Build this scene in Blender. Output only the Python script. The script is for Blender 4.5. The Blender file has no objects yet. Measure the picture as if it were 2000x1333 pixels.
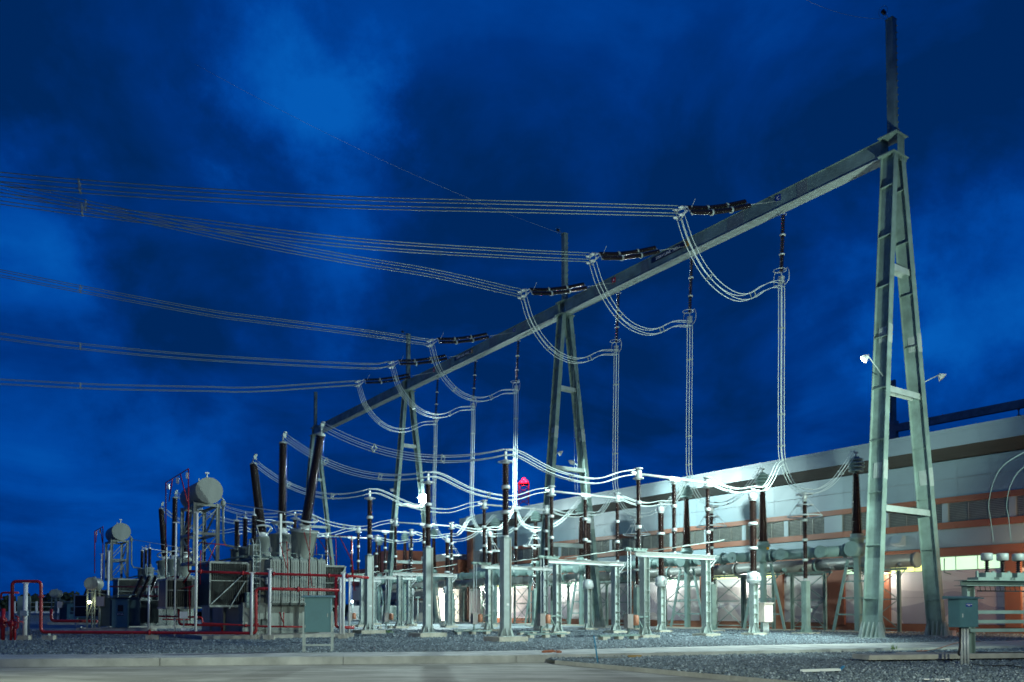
import bpy, math, random
from mathutils import Vector, Matrix
import numpy as np
R = math.radians
random.seed(7)
SC = bpy.context.scene
COL = SC.collection

# ------------------------------------------------------------------ camera
F, TH, H = 1600.0, 0.033, 1.62            # focal length in photo pixels, upward pitch, eye height
PY = 1192 - F * math.tan(TH)
cam_d = bpy.data.cameras.new('camera')
cam = bpy.data.objects.new('camera', cam_d); COL.objects.link(cam)
cam.location = (0, 0, H); cam.rotation_euler = (math.pi / 2 + TH, 0, 0)
cam_d.sensor_width = 36; cam_d.lens = 36 * F / 2000
cam_d.shift_y = (PY - 666.5) / 2000
cam_d.clip_start = 0.1; cam_d.clip_end = 9000
SC.camera = cam
SC.view_settings.view_transform = 'Standard'; SC.view_settings.look = 'None'
SC.view_settings.gamma = 1; SC.view_settings.exposure = 0; SC.view_settings.use_curve_mapping = False

SC.render.engine = 'CYCLES'
SC.cycles.use_adaptive_sampling = False; SC.cycles.filter_width = 1.6
SC.cycles.use_denoising = True; SC.cycles.denoiser = 'OPENIMAGEDENOISE'; SC.cycles.denoising_input_passes = 'RGB_ALBEDO'; SC.cycles.denoising_prefilter = 'ACCURATE'; SC.cycles.use_light_tree = True
SC.cycles.max_bounces = 5; SC.cycles.diffuse_bounces = 2; SC.cycles.glossy_bounces = 2; SC.cycles.sample_clamp_indirect = 4

# ------------------------------------------------------------------ sky at dusk
W = bpy.data.worlds.new('World'); SC.world = W; W.use_nodes = True
nt = W.node_tree; N = nt.nodes; LK = nt.links
for n in list(N): N.remove(n)
def nn(t, **k):
    n = N.new(t)
    for a, b in k.items(): setattr(n, a, b)
    return n
wout = nn('ShaderNodeOutputWorld'); bg = nn('ShaderNodeBackground'); LK.new(bg.outputs[0], wout.inputs[0])
sky = nn('ShaderNodeTexSky', sky_type='NISHITA', sun_disc=False)
sky.sun_elevation = R(-4); sky.sun_rotation = R(200); sky.air_density = 1.0; sky.dust_density = 0.4; sky.ozone_density = 6.0
tc = nn('ShaderNodeTexCoord')
mp = nn('ShaderNodeMapping'); mp.inputs['Scale'].default_value = (1, 1, 1.5)
LK.new(tc.outputs['Generated'], mp.inputs[0])
nz = nn('ShaderNodeTexNoise'); nz.inputs['Scale'].default_value = 2.6; nz.inputs['Detail'].default_value = 8; nz.inputs['Roughness'].default_value = .56; nz.inputs['Distortion'].default_value = .5
sxyz = nn('ShaderNodeSeparateXYZ'); LK.new(tc.outputs['Generated'], sxyz.inputs[0])
zz_ = nn('ShaderNodeMath', operation='ADD'); LK.new(sxyz.outputs[2], zz_.inputs[0]); zz_.inputs[1].default_value = .42
zm_ = nn('ShaderNodeMath', operation='MAXIMUM'); LK.new(zz_.outputs[0], zm_.inputs[0]); zm_.inputs[1].default_value = .2
cx_ = nn('ShaderNodeCombineXYZ'); LK.new(zm_.outputs[0], cx_.inputs[0]); LK.new(zm_.outputs[0], cx_.inputs[1]); cx_.inputs[2].default_value = 1
dv_ = nn('ShaderNodeVectorMath', operation='DIVIDE'); LK.new(tc.outputs['Generated'], dv_.inputs[0]); LK.new(cx_.outputs[0], dv_.inputs[1])
LK.new(dv_.outputs[0], nz.inputs['Vector'])
def vdir(px, py):                          # direction of a patch of brighter cloud
    a = (px - 1000) / F; b = (PY - py) / F
    v = Vector((a, math.cos(TH) - b * math.sin(TH), b * math.cos(TH) + math.sin(TH))); return v.normalized()
warp = nn('ShaderNodeTexNoise'); warp.inputs['Scale'].default_value = 5.5; warp.inputs['Detail'].default_value = 9; warp.inputs['Roughness'].default_value = .62
LK.new(tc.outputs['Generated'], warp.inputs['Vector'])
wv = nn('ShaderNodeVectorMath', operation='MULTIPLY_ADD'); wv.inputs[1].default_value = (.36, .36, .36)
LK.new(warp.outputs['Color'], wv.inputs[0]); LK.new(tc.outputs['Generated'], wv.inputs[2])
acc = None
def addv(sock):
    global acc
    if acc is None: acc = sock; return
    m = nn('ShaderNodeMath', operation='ADD'); LK.new(acc, m.inputs[0]); LK.new(sock, m.inputs[1]); acc = m.outputs[0]
for px, py, rad, amp in [(520, 90, .13, .36), (590, 150, .13, .28), (690, 170, .10, .24), (620, 330, .12, .25), (20, 490, .16, .5), (250, 640, .12, -.16), (1960, 540, .19, .6), (1800, 650, .10, .28), (640, 570, .13, .4), (80, 850, .25, .12), (330, 930, .28, .34),
                         (1010, 880, .14, .12), (950, 400, .22, -.22), (330, 700, .20, -.30), (1250, 560, .25, -.22), (60, 230, .22, -.15), (1500, 330, .20, -.14), (850, 960, .14, .22), (1300, 80, .2, .1), (1850, 150, .15, -.14), (800, 850, .12, -.2)]:
    d = vdir(px, py)
    ds = nn('ShaderNodeVectorMath', operation='DISTANCE'); LK.new(wv.outputs[0], ds.inputs[0]); ds.inputs[1].default_value = d + Vector((.18, .18, .18))
    mr = nn('ShaderNodeMapRange', interpolation_type='SMOOTHSTEP'); LK.new(ds.outputs['Value'], mr.inputs['Value'])
    mr.inputs['From Min'].default_value = 0; mr.inputs['From Max'].default_value = rad; mr.inputs['To Min'].default_value = amp; mr.inputs['To Max'].default_value = 0
    addv(mr.outputs[0])
nm = nn('ShaderNodeMath', operation='MULTIPLY_ADD'); nm.inputs[1].default_value = 1.7; nm.inputs[2].default_value = -.62
LK.new(nz.outputs[0], nm.inputs[0]); addv(nm.outputs[0])
ramp = nn('ShaderNodeValToRGB'); LK.new(acc, ramp.inputs[0])
cr = ramp.color_ramp
cr.elements[0].position = 0.0; cr.elements[0].color = (.0000, .020, .108, 1)
cr.elements[1].position = 1.0; cr.elements[1].color = (.0012, .100, .46, 1)
e = cr.elements.new(.3); e.color = (.0000, .032, .205, 1)
e = cr.elements.new(.6); e.color = (.0002, .058, .335, 1)
scl = nn('ShaderNodeMix', data_type='RGBA', blend_type='ADD'); scl.inputs[0].default_value = .03
LK.new(ramp.outputs[0], scl.inputs[6]); LK.new(sky.outputs[0], scl.inputs[7])
LK.new(scl.outputs[2], bg.inputs[0]); bg.inputs[1].default_value = 1.0

sun_d = bpy.data.lights.new('dusk_sun', 'SUN'); sun_d.energy = .03; sun_d.angle = R(20); sun_d.color = (.75, .9, 1)
sun = bpy.data.objects.new('dusk_sun', sun_d); COL.objects.link(sun); sun.rotation_euler = (R(62), 0, R(-20))

# ------------------------------------------------------------------ site frame: t to the right and away, s along the gantry row
A = math.atan2(1600, -1090)
U = Vector((math.cos(A), math.sin(A), 0)); V = Vector((U.y, -U.x, 0)); Z = Vector((0, 0, 1))
ROT = math.atan2(V.y, V.x)
O = Vector((22.3, 48, 0))
def site(t, s, z=0.0): return O + V * t + U * s + Z * z
def at(px, py, Y):
    a = (px - 1000) / F; b = (PY - py) / F; k = Y / (math.cos(TH) - b * math.sin(TH))
    return Vector((a * k, Y, H + k * (b * math.cos(TH) + math.sin(TH))))
def gnd(px, py, z=0.0):
    a = (px - 1000) / F; b = (PY - py) / F
    k = (z - H) / (b * math.cos(TH) + math.sin(TH))
    return Vector((a * k, k * (math.cos(TH) - b * math.sin(TH)), z))

# ------------------------------------------------------------------ materials
MATS = {}
def mat(name, col, rough=.55, metal=0.0, var=.25, nscale=2.5, bump=0.0, bscale=30, col2=None, emit=None, es=0, streak=False):
    if name in MATS: return MATS[name]
    m = bpy.data.materials.new(name); m.use_nodes = True; t = m.node_tree; b = t.nodes['Principled BSDF']
    b.inputs['Roughness'].default_value = rough; b.inputs['Metallic'].default_value = metal
    if emit:
        b.inputs['Base Color'].default_value = (*col, 1)
        b.inputs['Emission Color'].default_value = (*emit, 1); b.inputs['Emission Strength'].default_value = es
        MATS[name] = m; return m
    c = t.nodes.new('ShaderNodeTexCoord'); n = t.nodes.new('ShaderNodeTexNoise'); n.inputs['Scale'].default_value = nscale; n.inputs['Detail'].default_value = 6; n.inputs['Roughness'].default_value = .6
    mpn = t.nodes.new('ShaderNodeMapping'); t.links.new(c.outputs['Object'], mpn.inputs[0]); t.links.new(mpn.outputs[0], n.inputs['Vector'])
    if streak: mpn.inputs['Scale'].default_value = (1, 1, .15)
    r = t.nodes.new('ShaderNodeValToRGB'); t.links.new(n.outputs[0], r.inputs[0])
    c2 = col2 or tuple(x * (1 - var) for x in col)
    r.color_ramp.elements[0].position = .33; r.color_ramp.elements[0].color = (*c2, 1)
    r.color_ramp.elements[1].position = .68; r.color_ramp.elements[1].color = (*col, 1)
    t.links.new(r.outputs[0], b.inputs['Base Color'])
    rr = t.nodes.new('ShaderNodeMapRange'); t.links.new(n.outputs[0], rr.inputs[0]); rr.inputs[3].default_value = min(1, rough * 1.25); rr.inputs[4].default_value = rough * .8
    t.links.new(rr.outputs[0], b.inputs['Roughness'])
    if bump:
        n2 = t.nodes.new('ShaderNodeTexNoise'); n2.inputs['Scale'].default_value = bscale; n2.inputs['Detail'].default_value = 4; t.links.new(c.outputs['Object'], n2.inputs['Vector'])
        bp = t.nodes.new('ShaderNodeBump'); bp.inputs['Strength'].default_value = bump; bp.inputs['Distance'].default_value = .02
        t.links.new(n2.outputs[0], bp.inputs['Height']); t.links.new(bp.outputs[0], b.inputs['Normal'])
    MATS[name] = m; return m
STEEL = mat('galvanised_steel', (.225, .325, .295), .55, .1, .45, .9, .15, 25)
STEEL2 = mat('pale_galvanised_steel', (.39, .465, .44), .5, .1, .25, 2, .1, 25)
ALU = mat('aluminium', (.54, .595, .59), .4, .15, .15, 4)
WIRE = mat('aluminium_wire', (.62, .72, .70), .5, 0, .1, 3)
PORC = mat('brown_porcelain', (.030, .014, .011), .2, 0, .35, 6)
PORCD = mat('dark_porcelain', (.014, .009, .010), .2, 0, .3, 6)
GREENP = mat('green_grey_paint', (.19, .295, .275), .45, 0, .15, 1.5)
TANK = mat('grey_transformer_paint', (.25, .29, .262), .5, 0, .28, 1.2, .1, 10, streak=True)
TANKD = mat('dark_radiator_paint', (.055, .075, .07), .5, 0, .25, 2)
REDP = mat('red_pipe_paint', (.36, .015, .02), .38, 0, .3, 3)
WHITEP = mat('white_post_paint', (.72, .74, .72), .4, 0, .15, 3)
TEAL = mat('teal_cabinet_paint', (.085, .20, .22), .45, 0, .15, 2)
CONC = mat('concrete', (.42, .42, .36), .85, 0, .3, 2.5, .4, 18)
CONCB = mat('concrete_block', (.45, .44, .36), .85, 0, .3, 5, .4, 20)
DUCT = mat('duct_grey', (.23, .25, .235), .4, .2, .2, 1.5)
ROOFDK = mat('dark_teal_machine', (.05, .09, .10), .5, 0, .3, 3)
BLACK = mat('black_rubber', (.012, .012, .014), .6, 0, .2, 3)
PANEL = mat('blue_grey_cladding', (.24, .345, .385), .42, 0, .07, .4)
PANELU = mat('fascia_cladding', (.27, .36, .39), .42, 0, .07, .4)
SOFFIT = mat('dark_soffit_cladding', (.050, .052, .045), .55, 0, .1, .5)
ORANGE = mat('orange_cladding', (.26, .105, .058), .45, 0, .12, .6)
BROWN = mat('brown_cladding', (.26, .09, .05), .5, 0, .15, .6)
JOINT = mat('joint_dark', (.08, .08, .08), .8)
LIT = mat('lit_window_glass', (.5, .6, .5), .3, emit=(.62, 1.0, .62), es=1.1)
LITY = mat('lit_yellow_window_glass', (.5, .6, .4), .3, emit=(.9, 1.0, .22), es=1.5)
LAMPM = mat('lamp_lens_lit', (.9, .9, .9), .3, emit=(.75, 1.0, 1.0), es=60)
LAMPS = mat('lamp_lens_star', (.9, .9, .9), .3, emit=(.8, 1.0, 1.0), es=400)
LAMPW = mat('lamp_lens_warm', (.9, .9, .9), .3, emit=(1.0, .85, .5), es=60)
LAMPR = mat('lamp_lens_red', (.9, .1, .1), .3, emit=(1.0, .008, .05), es=3.2)
BLUES = mat('blue_sign', (.02, .05, .30), .4, 0, .1)
YELS = mat('yellow_sign', (.75, .38, .02), .4, 0, .1)
REDS = mat('red_sign', (.5, .02, .03), .4, 0, .1)
DARKS = mat('dark_sign', (.015, .02, .05), .4, 0, .1)
WHT = mat('white_lettering', (.8, .8, .8), .5, 0, .05)
BLUEROD = mat('blue_rod', (.03, .25, .42), .4)
BRICKM = mat('red_brick', (.34, .12, .06), .8, 0, .3, 8)
WOODM = mat('rough_timber', (.35, .24, .10), .8, 0, .3, 8)
PINKC = mat('cream_cabinet_paint', (.58, .50, .44), .5, 0, .1, 2)

# mural on the lower wall: pale wall with flat printed grey mountain shapes
def mural():
    m = bpy.data.materials.new('mural_wall'); m.use_nodes = True; t = m.node_tree; b = t.nodes['Principled BSDF']; b.inputs['Roughness'].default_value = .7
    c = t.nodes.new('ShaderNodeTexCoord'); sp = t.nodes.new('ShaderNodeSeparateXYZ'); t.links.new(c.outputs['Object'], sp.inputs[0])
    prev = None
    for k, (sc, off, amp, col) in enumerate([(.07, .6, 4.2, (.48, .46, .46)), (.12, -1.2, 4.6, (.33, .32, .36)), (.2, -2.9, 5.2, (.54, .51, .49))]):
        n = t.nodes.new('ShaderNodeTexNoise'); n.noise_dimensions = '1D'; n.inputs['Scale'].default_value = 1; n.inputs['Detail'].default_value = 1
        mu = t.nodes.new('ShaderNodeMath'); mu.operation = 'MULTIPLY_ADD'; mu.inputs[1].default_value = sc; mu.inputs[2].default_value = 7.3 * k + 2; t.links.new(sp.outputs[1], mu.inputs[0]); t.links.new(mu.outputs[0], n.inputs['W'])
        h = t.nodes.new('ShaderNodeMath'); h.operation = 'MULTIPLY_ADD'; h.inputs[1].default_value = amp * 1.6; h.inputs[2].default_value = off - .4; t.links.new(n.outputs[0], h.inputs[0])
        g = t.nodes.new('ShaderNodeMath'); g.operation = 'LESS_THAN'; t.links.new(sp.outputs[2], g.inputs[0]); t.links.new(h.outputs[0], g.inputs[1])
        mx = t.nodes.new('ShaderNodeMix'); mx.data_type = 'RGBA'; t.links.new(g.outputs[0], mx.inputs[0])
        if prev is None: mx.inputs[6].default_value = (.60, .58, .56, 1)
        else: t.links.new(prev, mx.inputs[6])
        mx.inputs[7].default_value = (*col, 1); prev = mx.outputs[2]
    t.links.new(prev, b.inputs['Base Color']); return m
MURAL = mural()

def gravel_mat(name, dark, light, scale):
    m = bpy.data.materials.new(name); m.use_nodes = True; t = m.node_tree; b = t.nodes['Principled BSDF']; b.inputs['Roughness'].default_value = .75
    c = t.nodes.new('ShaderNodeTexCoord'); v = t.nodes.new('ShaderNodeTexVoronoi'); v.inputs['Scale'].default_value = scale; t.links.new(c.outputs['Object'], v.inputs['Vector'])
    r = t.nodes.new('ShaderNodeValToRGB'); t.links.new(v.outputs['Color'], r.inputs[0])
    r.color_ramp.elements[0].color = (*dark, 1); r.color_ramp.elements[1].color = (*light, 1); r.color_ramp.elements[1].position = .9
    n = t.nodes.new('ShaderNodeTexNoise'); n.inputs['Scale'].default_value = .35; n.inputs['Detail'].default_value = 5; t.links.new(c.outputs['Object'], n.inputs['Vector'])
    mx = t.nodes.new('ShaderNodeMix'); mx.data_type = 'RGBA'; mx.blend_type = 'MULTIPLY'; mx.inputs[0].default_value = .6
    r2 = t.nodes.new('ShaderNodeValToRGB'); t.links.new(n.outputs[0], r2.inputs[0]); r2.color_ramp.elements[0].position = .3; r2.color_ramp.elements[0].color = (.5, .5, .5, 1); r2.color_ramp.elements[1].position = .7
    t.links.new(r.outputs[0], mx.inputs[6]); t.links.new(r2.outputs[0], mx.inputs[7]); t.links.new(mx.outputs[2], b.inputs['Base Color'])
    bp = t.nodes.new('ShaderNodeBump'); bp.inputs['Distance'].default_value = .04; bp.inputs['Strength'].default_value = .9
    t.links.new(v.outputs['Distance'], bp.inputs['Height']); t.links.new(bp.outputs[0], b.inputs['Normal']); return m
GRAV = gravel_mat('crushed_stone', (.07, .10, .115), (.29, .36, .38), 9)
def stone_mat():
    m = bpy.data.materials.new('loose_stone'); m.use_nodes = True; t = m.node_tree; b = t.nodes['Principled BSDF']; b.inputs['Roughness'].default_value = .7
    g = t.nodes.new('ShaderNodeNewGeometry'); r = t.nodes.new('ShaderNodeValToRGB'); t.links.new(g.outputs['Random Per Island'], r.inputs[0])
    r.color_ramp.elements[0].color = (.065, .088, .105, 1); r.color_ramp.elements[1].color = (.36, .42, .45, 1)
    e = r.color_ramp.elements.new(.7); e.color = (.135, .18, .205, 1); e = r.color_ramp.elements.new(.93); e.color = (.24, .295, .32, 1)
    t.links.new(r.outputs[0], b.inputs['Base Color']); return m
STONE = stone_mat()

# ------------------------------------------------------------------ mesh builder
class G:
    def __init__(s): s.v = []; s.f = []; s.sm = []; s.st = []
    def quadbox(s, pts):
        s.mark(); b = len(s.v); s.v += [tuple(p) for p in pts]
        for q in ((0, 3, 2, 1), (4, 5, 6, 7), (0, 1, 5, 4), (1, 2, 6, 5), (2, 3, 7, 6), (3, 0, 4, 7)): s.f.append(tuple(b + i for i in q)); s.sm.append(False)
        return s
    def box(s, c, d, rz=0):
        x, y, z = d[0] / 2, d[1] / 2, d[2] / 2; ca, sa = math.cos(rz), math.sin(rz)
        P = []
        for zz in (-z, z):
            for a, b in ((-x, -y), (x, -y), (x, y), (-x, y)): P.append((c[0] + a * ca - b * sa, c[1] + a * sa + b * ca, c[2] + zz))
        return s.quadbox(P)
    def bar(s, p, q, w, h, side=None, w2=None, h2=None):      # w measured along side, h across
        p = Vector(p); q = Vector(q); d = (q - p).normalized()
        sd = Vector(side) if side is not None else (Z.cross(d) if abs(d.z) < .95 else Vector((1, 0, 0)))
        sd = (sd - d * sd.dot(d)).normalized(); n = d.cross(sd)
        w2 = w2 or w; h2 = h2 or h; P = []
        for o, ww, hh in ((p, w, h), (q, w2, h2)):
            for a, b in ((-1, -1), (1, -1), (1, 1), (-1, 1)): P.append(o + sd * (a * ww / 2) + n * (b * hh / 2))
        return s.quadbox(P)
    def tube(s, pts, r, n=8, caps=True, closed=False):
        s.mark(); pts = [Vector(p) for p in pts]; m = len(pts); b = len(s.v); prev = None
        for i, p in enumerate(pts):
            if closed: d = pts[(i + 1) % m] - pts[i - 1]
            else: d = pts[min(i + 1, m - 1)] - pts[max(i - 1, 0)]
            d = d.normalized()
            if prev is None:
                ref = Z if abs(d.z) < .9 else Vector((1, 0, 0)); a = ref.cross(d).normalized()
            else:
                a = (prev - d * prev.dot(d)); a = a.normalized() if a.length > 1e-6 else Z.cross(d).normalized()
            prev = a; c = d.cross(a); rr = r[i] if isinstance(r, (list, tuple)) else r
            for k in range(n):
                an = 2 * math.pi * k / n; s.v.append(tuple(p + a * (math.cos(an) * rr) + c * (math.sin(an) * rr)))
        for i in range(m if closed else m - 1):
            j = (i + 1) % m
            for k in range(n): s.f.append((b + i * n + k, b + i * n + (k + 1) % n, b + j * n + (k + 1) % n, b + j * n + k)); s.sm.append(True)
        if caps and not closed:
            s.f.append(tuple(b + k for k in reversed(range(n)))); s.sm.append(False)
            s.f.append(tuple(b + (m - 1) * n + k for k in range(n))); s.sm.append(False)
        return s
    def lathe(s, prof, base=(0, 0, 0), axis=(0, 0, 1), n=14, smooth=True, caps=True):
        s.mark(); ax = Vector(axis).normalized(); bs = Vector(base); ref = Vector((1, 0, 0)) if abs(ax.x) < .9 else Vector((0, 1, 0))
        a = (ref - ax * ref.dot(ax)).normalized(); c = ax.cross(a); b = len(s.v)
        for r, h in prof:
            for k in range(n):
                an = 2 * math.pi * k / n; s.v.append(tuple(bs + ax * h + a * (math.cos(an) * r) + c * (math.sin(an) * r)))
        m = len(prof)
        for i in range(m - 1):
            for k in range(n): s.f.append((b + i * n + k, b + i * n + (k + 1) % n, b + (i + 1) * n + (k + 1) % n, b + (i + 1) * n + k)); s.sm.append(smooth)
        if caps:
            s.f.append(tuple(b + k for k in reversed(range(n)))); s.sm.append(False)
            s.f.append(tuple(b + (m - 1) * n + k for k in range(n))); s.sm.append(False)
        return s
    def ring(s, c, r, th, n=24, m=6, axis=(0, 0, 1)):
        ax = Vector(axis).normalized(); ref = Vector((1, 0, 0)) if abs(ax.x) < .9 else Vector((0, 1, 0)); a = (ref - ax * ref.dot(ax)).normalized(); d = ax.cross(a)
        return s.tube([Vector(c) + a * (r * math.cos(2 * math.pi * k / n)) + d * (r * math.sin(2 * math.pi * k / n)) for k in range(n)], th, m, closed=True)
    def hsec(s, p, q, depth, width, up, th=.03, depth2=None):   # web spans 'up'; flanges stand at its two ends
        p = Vector(p); q = Vector(q); d = (q - p).normalized(); up = Vector(up); up = (up - d * up.dot(d)).normalized(); sd = d.cross(up)
        d2 = depth2 or depth
        s.bar(p, q, depth - 2 * th - .004, th, up, d2 - 2 * th - .004, th)
        for g in (-1, 1):
            s.bar(p + up * g * (depth / 2 - th / 2), q + up * g * (d2 / 2 - th / 2), th, width, up)
        return s
    def mark(s): s.st.append((len(s.v), len(s.f)))
    def each(s, name, m, parent=None, group=1):               # every shape its own object
        st = s.st[::group] + [(len(s.v), len(s.f))]; o = None
        for (a, fa), (b, fb) in zip(st, st[1:]):
            g = G(); g.v = s.v[a:b]; g.f = [tuple(i - a for i in f) for f in s.f[fa:fb]]; g.sm = s.sm[fa:fb]; o = g.build(name, m, parent)
        return o
    def build(s, name, m, parent=None, loc=None, kind=None):
        me = bpy.data.meshes.new(name); me.from_pydata(s.v, [], s.f); me.polygons.foreach_set('use_smooth', s.sm); me.materials.append(m)
        o = bpy.data.objects.new(name, me); COL.objects.link(o)
        if parent: o.parent = parent
        if loc is not None: o.location = loc
        if kind: o['kind'] = kind
        return o
def sheds(r0, r1, z0, z1, pitch, r0b=None, r1b=None):           # porcelain profile with rain sheds
    n = max(2, int((z1 - z0) / pitch)); P = []
    for i in range(n):
        f = i / max(1, n - 1); a = r0 + (r0b - r0) * f if r0b else r0; b = r1 + (r1b - r1) * f if r1b else r1
        z = z0 + (z1 - z0) * i / n; h = (z1 - z0) / n
        P += [(a, z + h * .02), (a, z + h * .35), (b, z + h * .55), (b, z + h * .62), (a, z + h * .9)]
    return P
def thing(name, label, cat, loc=(0, 0, 0), rz=0, group=None):
    o = bpy.data.objects.new(name, None); COL.objects.link(o); o.location = loc; o.rotation_euler = (0, 0, rz); o.empty_display_size = .2
    o['label'] = label; o['category'] = cat
    if group: o['group'] = group
    return o
def tag(o, label, cat, group=None):
    o['label'] = label; o['category'] = cat
    if group: o['group'] = group
    return o
KIDS = {}
def tree_copy(o, loc=None, label=None, name=None, parent=None):
    c = o.copy(); COL.objects.link(c)
    if parent: c.parent = parent
    if loc is not None: c.location = loc
    if label: c['label'] = label
    for ch in [x for x in list(COL.objects) if x.parent == o]: tree_copy(ch, parent=c)
    return c
def sthing(name, label, cat, t, s, z=0, group=None): return thing(name, label, cat, site(t, s, z), ROT, group)
def struct(o): o['kind'] = 'structure'; return o
def text(txt, size, m, name, parent, loc, rot):
    cu = bpy.data.curves.new('txt', 'FONT'); cu.body = txt; cu.size = size; cu.align_x = 'CENTER'; cu.align_y = 'CENTER'; cu.extrude = .004
    tmp = bpy.data.objects.new('txt', cu); COL.objects.link(tmp); bpy.context.view_layer.update()
    me = bpy.data.meshes.new_from_object(tmp.evaluated_get(bpy.context.evaluated_depsgraph_get())); bpy.data.objects.remove(tmp)
    me.materials.clear(); me.materials.append(m)
    o = bpy.data.objects.new(name, me); COL.objects.link(o); o.parent = parent; o.location = loc; o.rotation_euler = rot; return o

# ------------------------------------------------------------------ ground
def sheet(name, polys, m, z=None):
    v = []; f = []
    for p in polys: f.append(tuple(range(len(v), len(v) + len(p)))); v += [tuple(q) for q in p]
    me = bpy.data.meshes.new(name); me.from_pydata(v, [], f); me.materials.append(m)
    o = bpy.data.objects.new(name, me); COL.objects.link(o); return struct(o)
near = [Vector((-160, 5, 0)), Vector((-60, 22, 0)), gnd(0, 1287.5, .03), gnd(500, 1283.8, .03), gnd(1000, 1280, .03), gnd(1500, 1271, .03), gnd(2000, 1261, .03), Vector((60, 54, 0)), Vector((160, 105, 0))]
far = [Vector((-162, 7.8, 0)), Vector((-61, 24.8, 0)), gnd(0, 1278.5, .03), gnd(500, 1275.8, .03), gnd(1000, 1271.5, .03), gnd(1500, 1260, .03), gnd(2000, 1251, .03), Vector((57, 59, 0)), Vector((156, 112, 0))]
for p in near + far: p.z = .03
TERR = mat('dark_earth', (.05, .055, .05), .9, 0, .3, .05)
sheet('terrain', [[(-5000, -800, -.4), (5000, -800, -.4), (5000, 7000, -.4), (-5000, 7000, -.4)]], TERR)
def concrete_road():
    m = mat('road_concrete', (.42, .41, .34), .8, 0, .2, .6, .25, 14)
    t = m.node_tree; b = t.nodes['Principled BSDF']; src = b.inputs['Base Color'].links[0].from_socket
    c = t.nodes.new('ShaderNodeTexCoord'); mp_ = t.nodes.new('ShaderNodeMapping'); mp_.inputs['Scale'].default_value = (.16, .55, 1); t.links.new(c.outputs['Object'], mp_.inputs[0])
    n = t.nodes.new('ShaderNodeTexNoise'); n.inputs['Scale'].default_value = 1.6; n.inputs['Detail'].default_value = 9; n.inputs['Roughness'].default_value = .65; n.inputs['Distortion'].default_value = .8; t.links.new(mp_.outputs[0], n.inputs['Vector'])
    r = t.nodes.new('ShaderNodeValToRGB'); r.color_ramp.elements[0].position = .44; r.color_ramp.elements[0].color = (.38, .37, .34, 1); r.color_ramp.elements[1].position = .6; t.links.new(n.outputs[0], r.inputs[0])
    mx = t.nodes.new('ShaderNodeMix'); mx.data_type = 'RGBA'; mx.blend_type = 'MULTIPLY'; mx.inputs[0].default_value = .6
    t.links.new(src, mx.inputs[6]); t.links.new(r.outputs[0], mx.inputs[7]); t.links.new(mx.outputs[2], b.inputs['Base Color']); return m
ROADM = concrete_road()
sheet('road', [[(-170, -60, -.24), (170, -60, -.24), (170, 110, -.24), (60, 54, -.24), (2, 31.5, -.24), (-60, 24, -.24), (-170, 6, -.24)]], ROADM)
# main gravel yard: up to the far fence, rising slightly there on the left
yard = sheet('gravel_yard', [[far[i] - Z * .03, far[i + 1] - Z * .03, (far[i + 1].x * 1.0, 190, 0) if False else (far[i + 1].x + (far[i + 1].x) * .9, 210, 0), (far[i].x + far[i].x * .9, 210, 0)] for i in range(len(far) - 1)], GRAV)
# kerb walkway in cast lengths with open joints
walk = struct(thing('walkway', '', '', (0, 0, 0))); del walk['label']; del walk['category']
KTOP = mat('walkway_concrete', (.43, .45, .42), .8, 0, .45, .9, .4, 22)
def chain(P, d):
    L = 0
    for a, b in zip(P, P[1:]):
        l = (b - a).length
        if L + l >= d: return a + (b - a) * ((d - L) / l)
        L += l
    return P[-1]
def clen(P): return sum((b - a).length for a, b in zip(P, P[1:]))
LN = clen(near); LF = clen(far); step = 6.0; k = 0; d = 0
while d < LN - step:
    f0, f1 = (d + .012) / LN, (d + step - .012) / LN
    a, b, c, e_ = chain(near, f0 * LN), chain(near, f1 * LN), chain(far, f1 * LF), chain(far, f0 * LF)
    if max(a.x, b.x) > -60 and min(a.x, b.x) < 62:
        dz = random.uniform(-.006, .006); g = G()
        lip = (b - a).normalized(); nrm = Vector((lip.y, -lip.x, 0)) * .02
        g.quadbox([a - Z * .30 + nrm, b - Z * .30 + nrm, c - Z * .30, e_ - Z * .30, a + Z * dz, b + Z * dz, c + Z * dz, e_ + Z * dz])
        g.build('kerb_slab', KTOP, walk)
    d += step
# lower gravel bed on the right, edged against the road
gp = [gnd(1085, 1291, -.13), gnd(1290, 1309, -.13), gnd(1560, 1333, -.13), gnd(1800, 1362, -.13), Vector((22, 13, -.13)), Vector((75, 30, -.13)), Vector((75, 60, -.13)), near[6].copy(), near[5].copy(), near[4] * .2 + near[5] * .8]
poly = [gp[0], gp[1], gp[2], gp[3], gp[4], gp[5], Vector((75, 62, -.13)), near[7] - Z * .16, near[6] - Z * .16, near[5] - Z * .16, (near[4] * .88 + near[5] * .12) - Z * .16]
bed = sheet('gravel_bed', [poly], GRAV)
edge = G()
for a, b in zip(poly[:4], poly[1:5]): edge.bar(a - Z * .045, b - Z * .045, .07, .13, None)
struct(edge.build('gravel_edging', CONC))
# a few walks and pads between the rows
pads = [('footpath', [site(-20.8, 6, .02), site(-20.8, 27, .02), site(-23.2, 27, .02), site(-23.2, 6, .02)])]
for nme, P in pads: sheet(nme, [P[::-1]], KTOP)
a0, a1 = gnd(-50, 1250, .01), gnd(470, 1248, .01); b0, b1 = gnd(-50, 1244, .01), gnd(470, 1243, .01)
sheet('footpath', [[a0 + Z * .01, a1 + Z * .01, b1 + Z * .01, b0 + Z * .01]], KTOP)
# raised bank at the far left
sheet('bank', [[(-260, 118, 0), (-52, 118, 0), (-52, 122, 1.35), (-260, 122, 1.35)], [(-260, 122, 1.35), (-52, 122, 1.35), (-52, 240, 1.35), (-260, 240, 1.35)]], GRAV)

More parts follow.
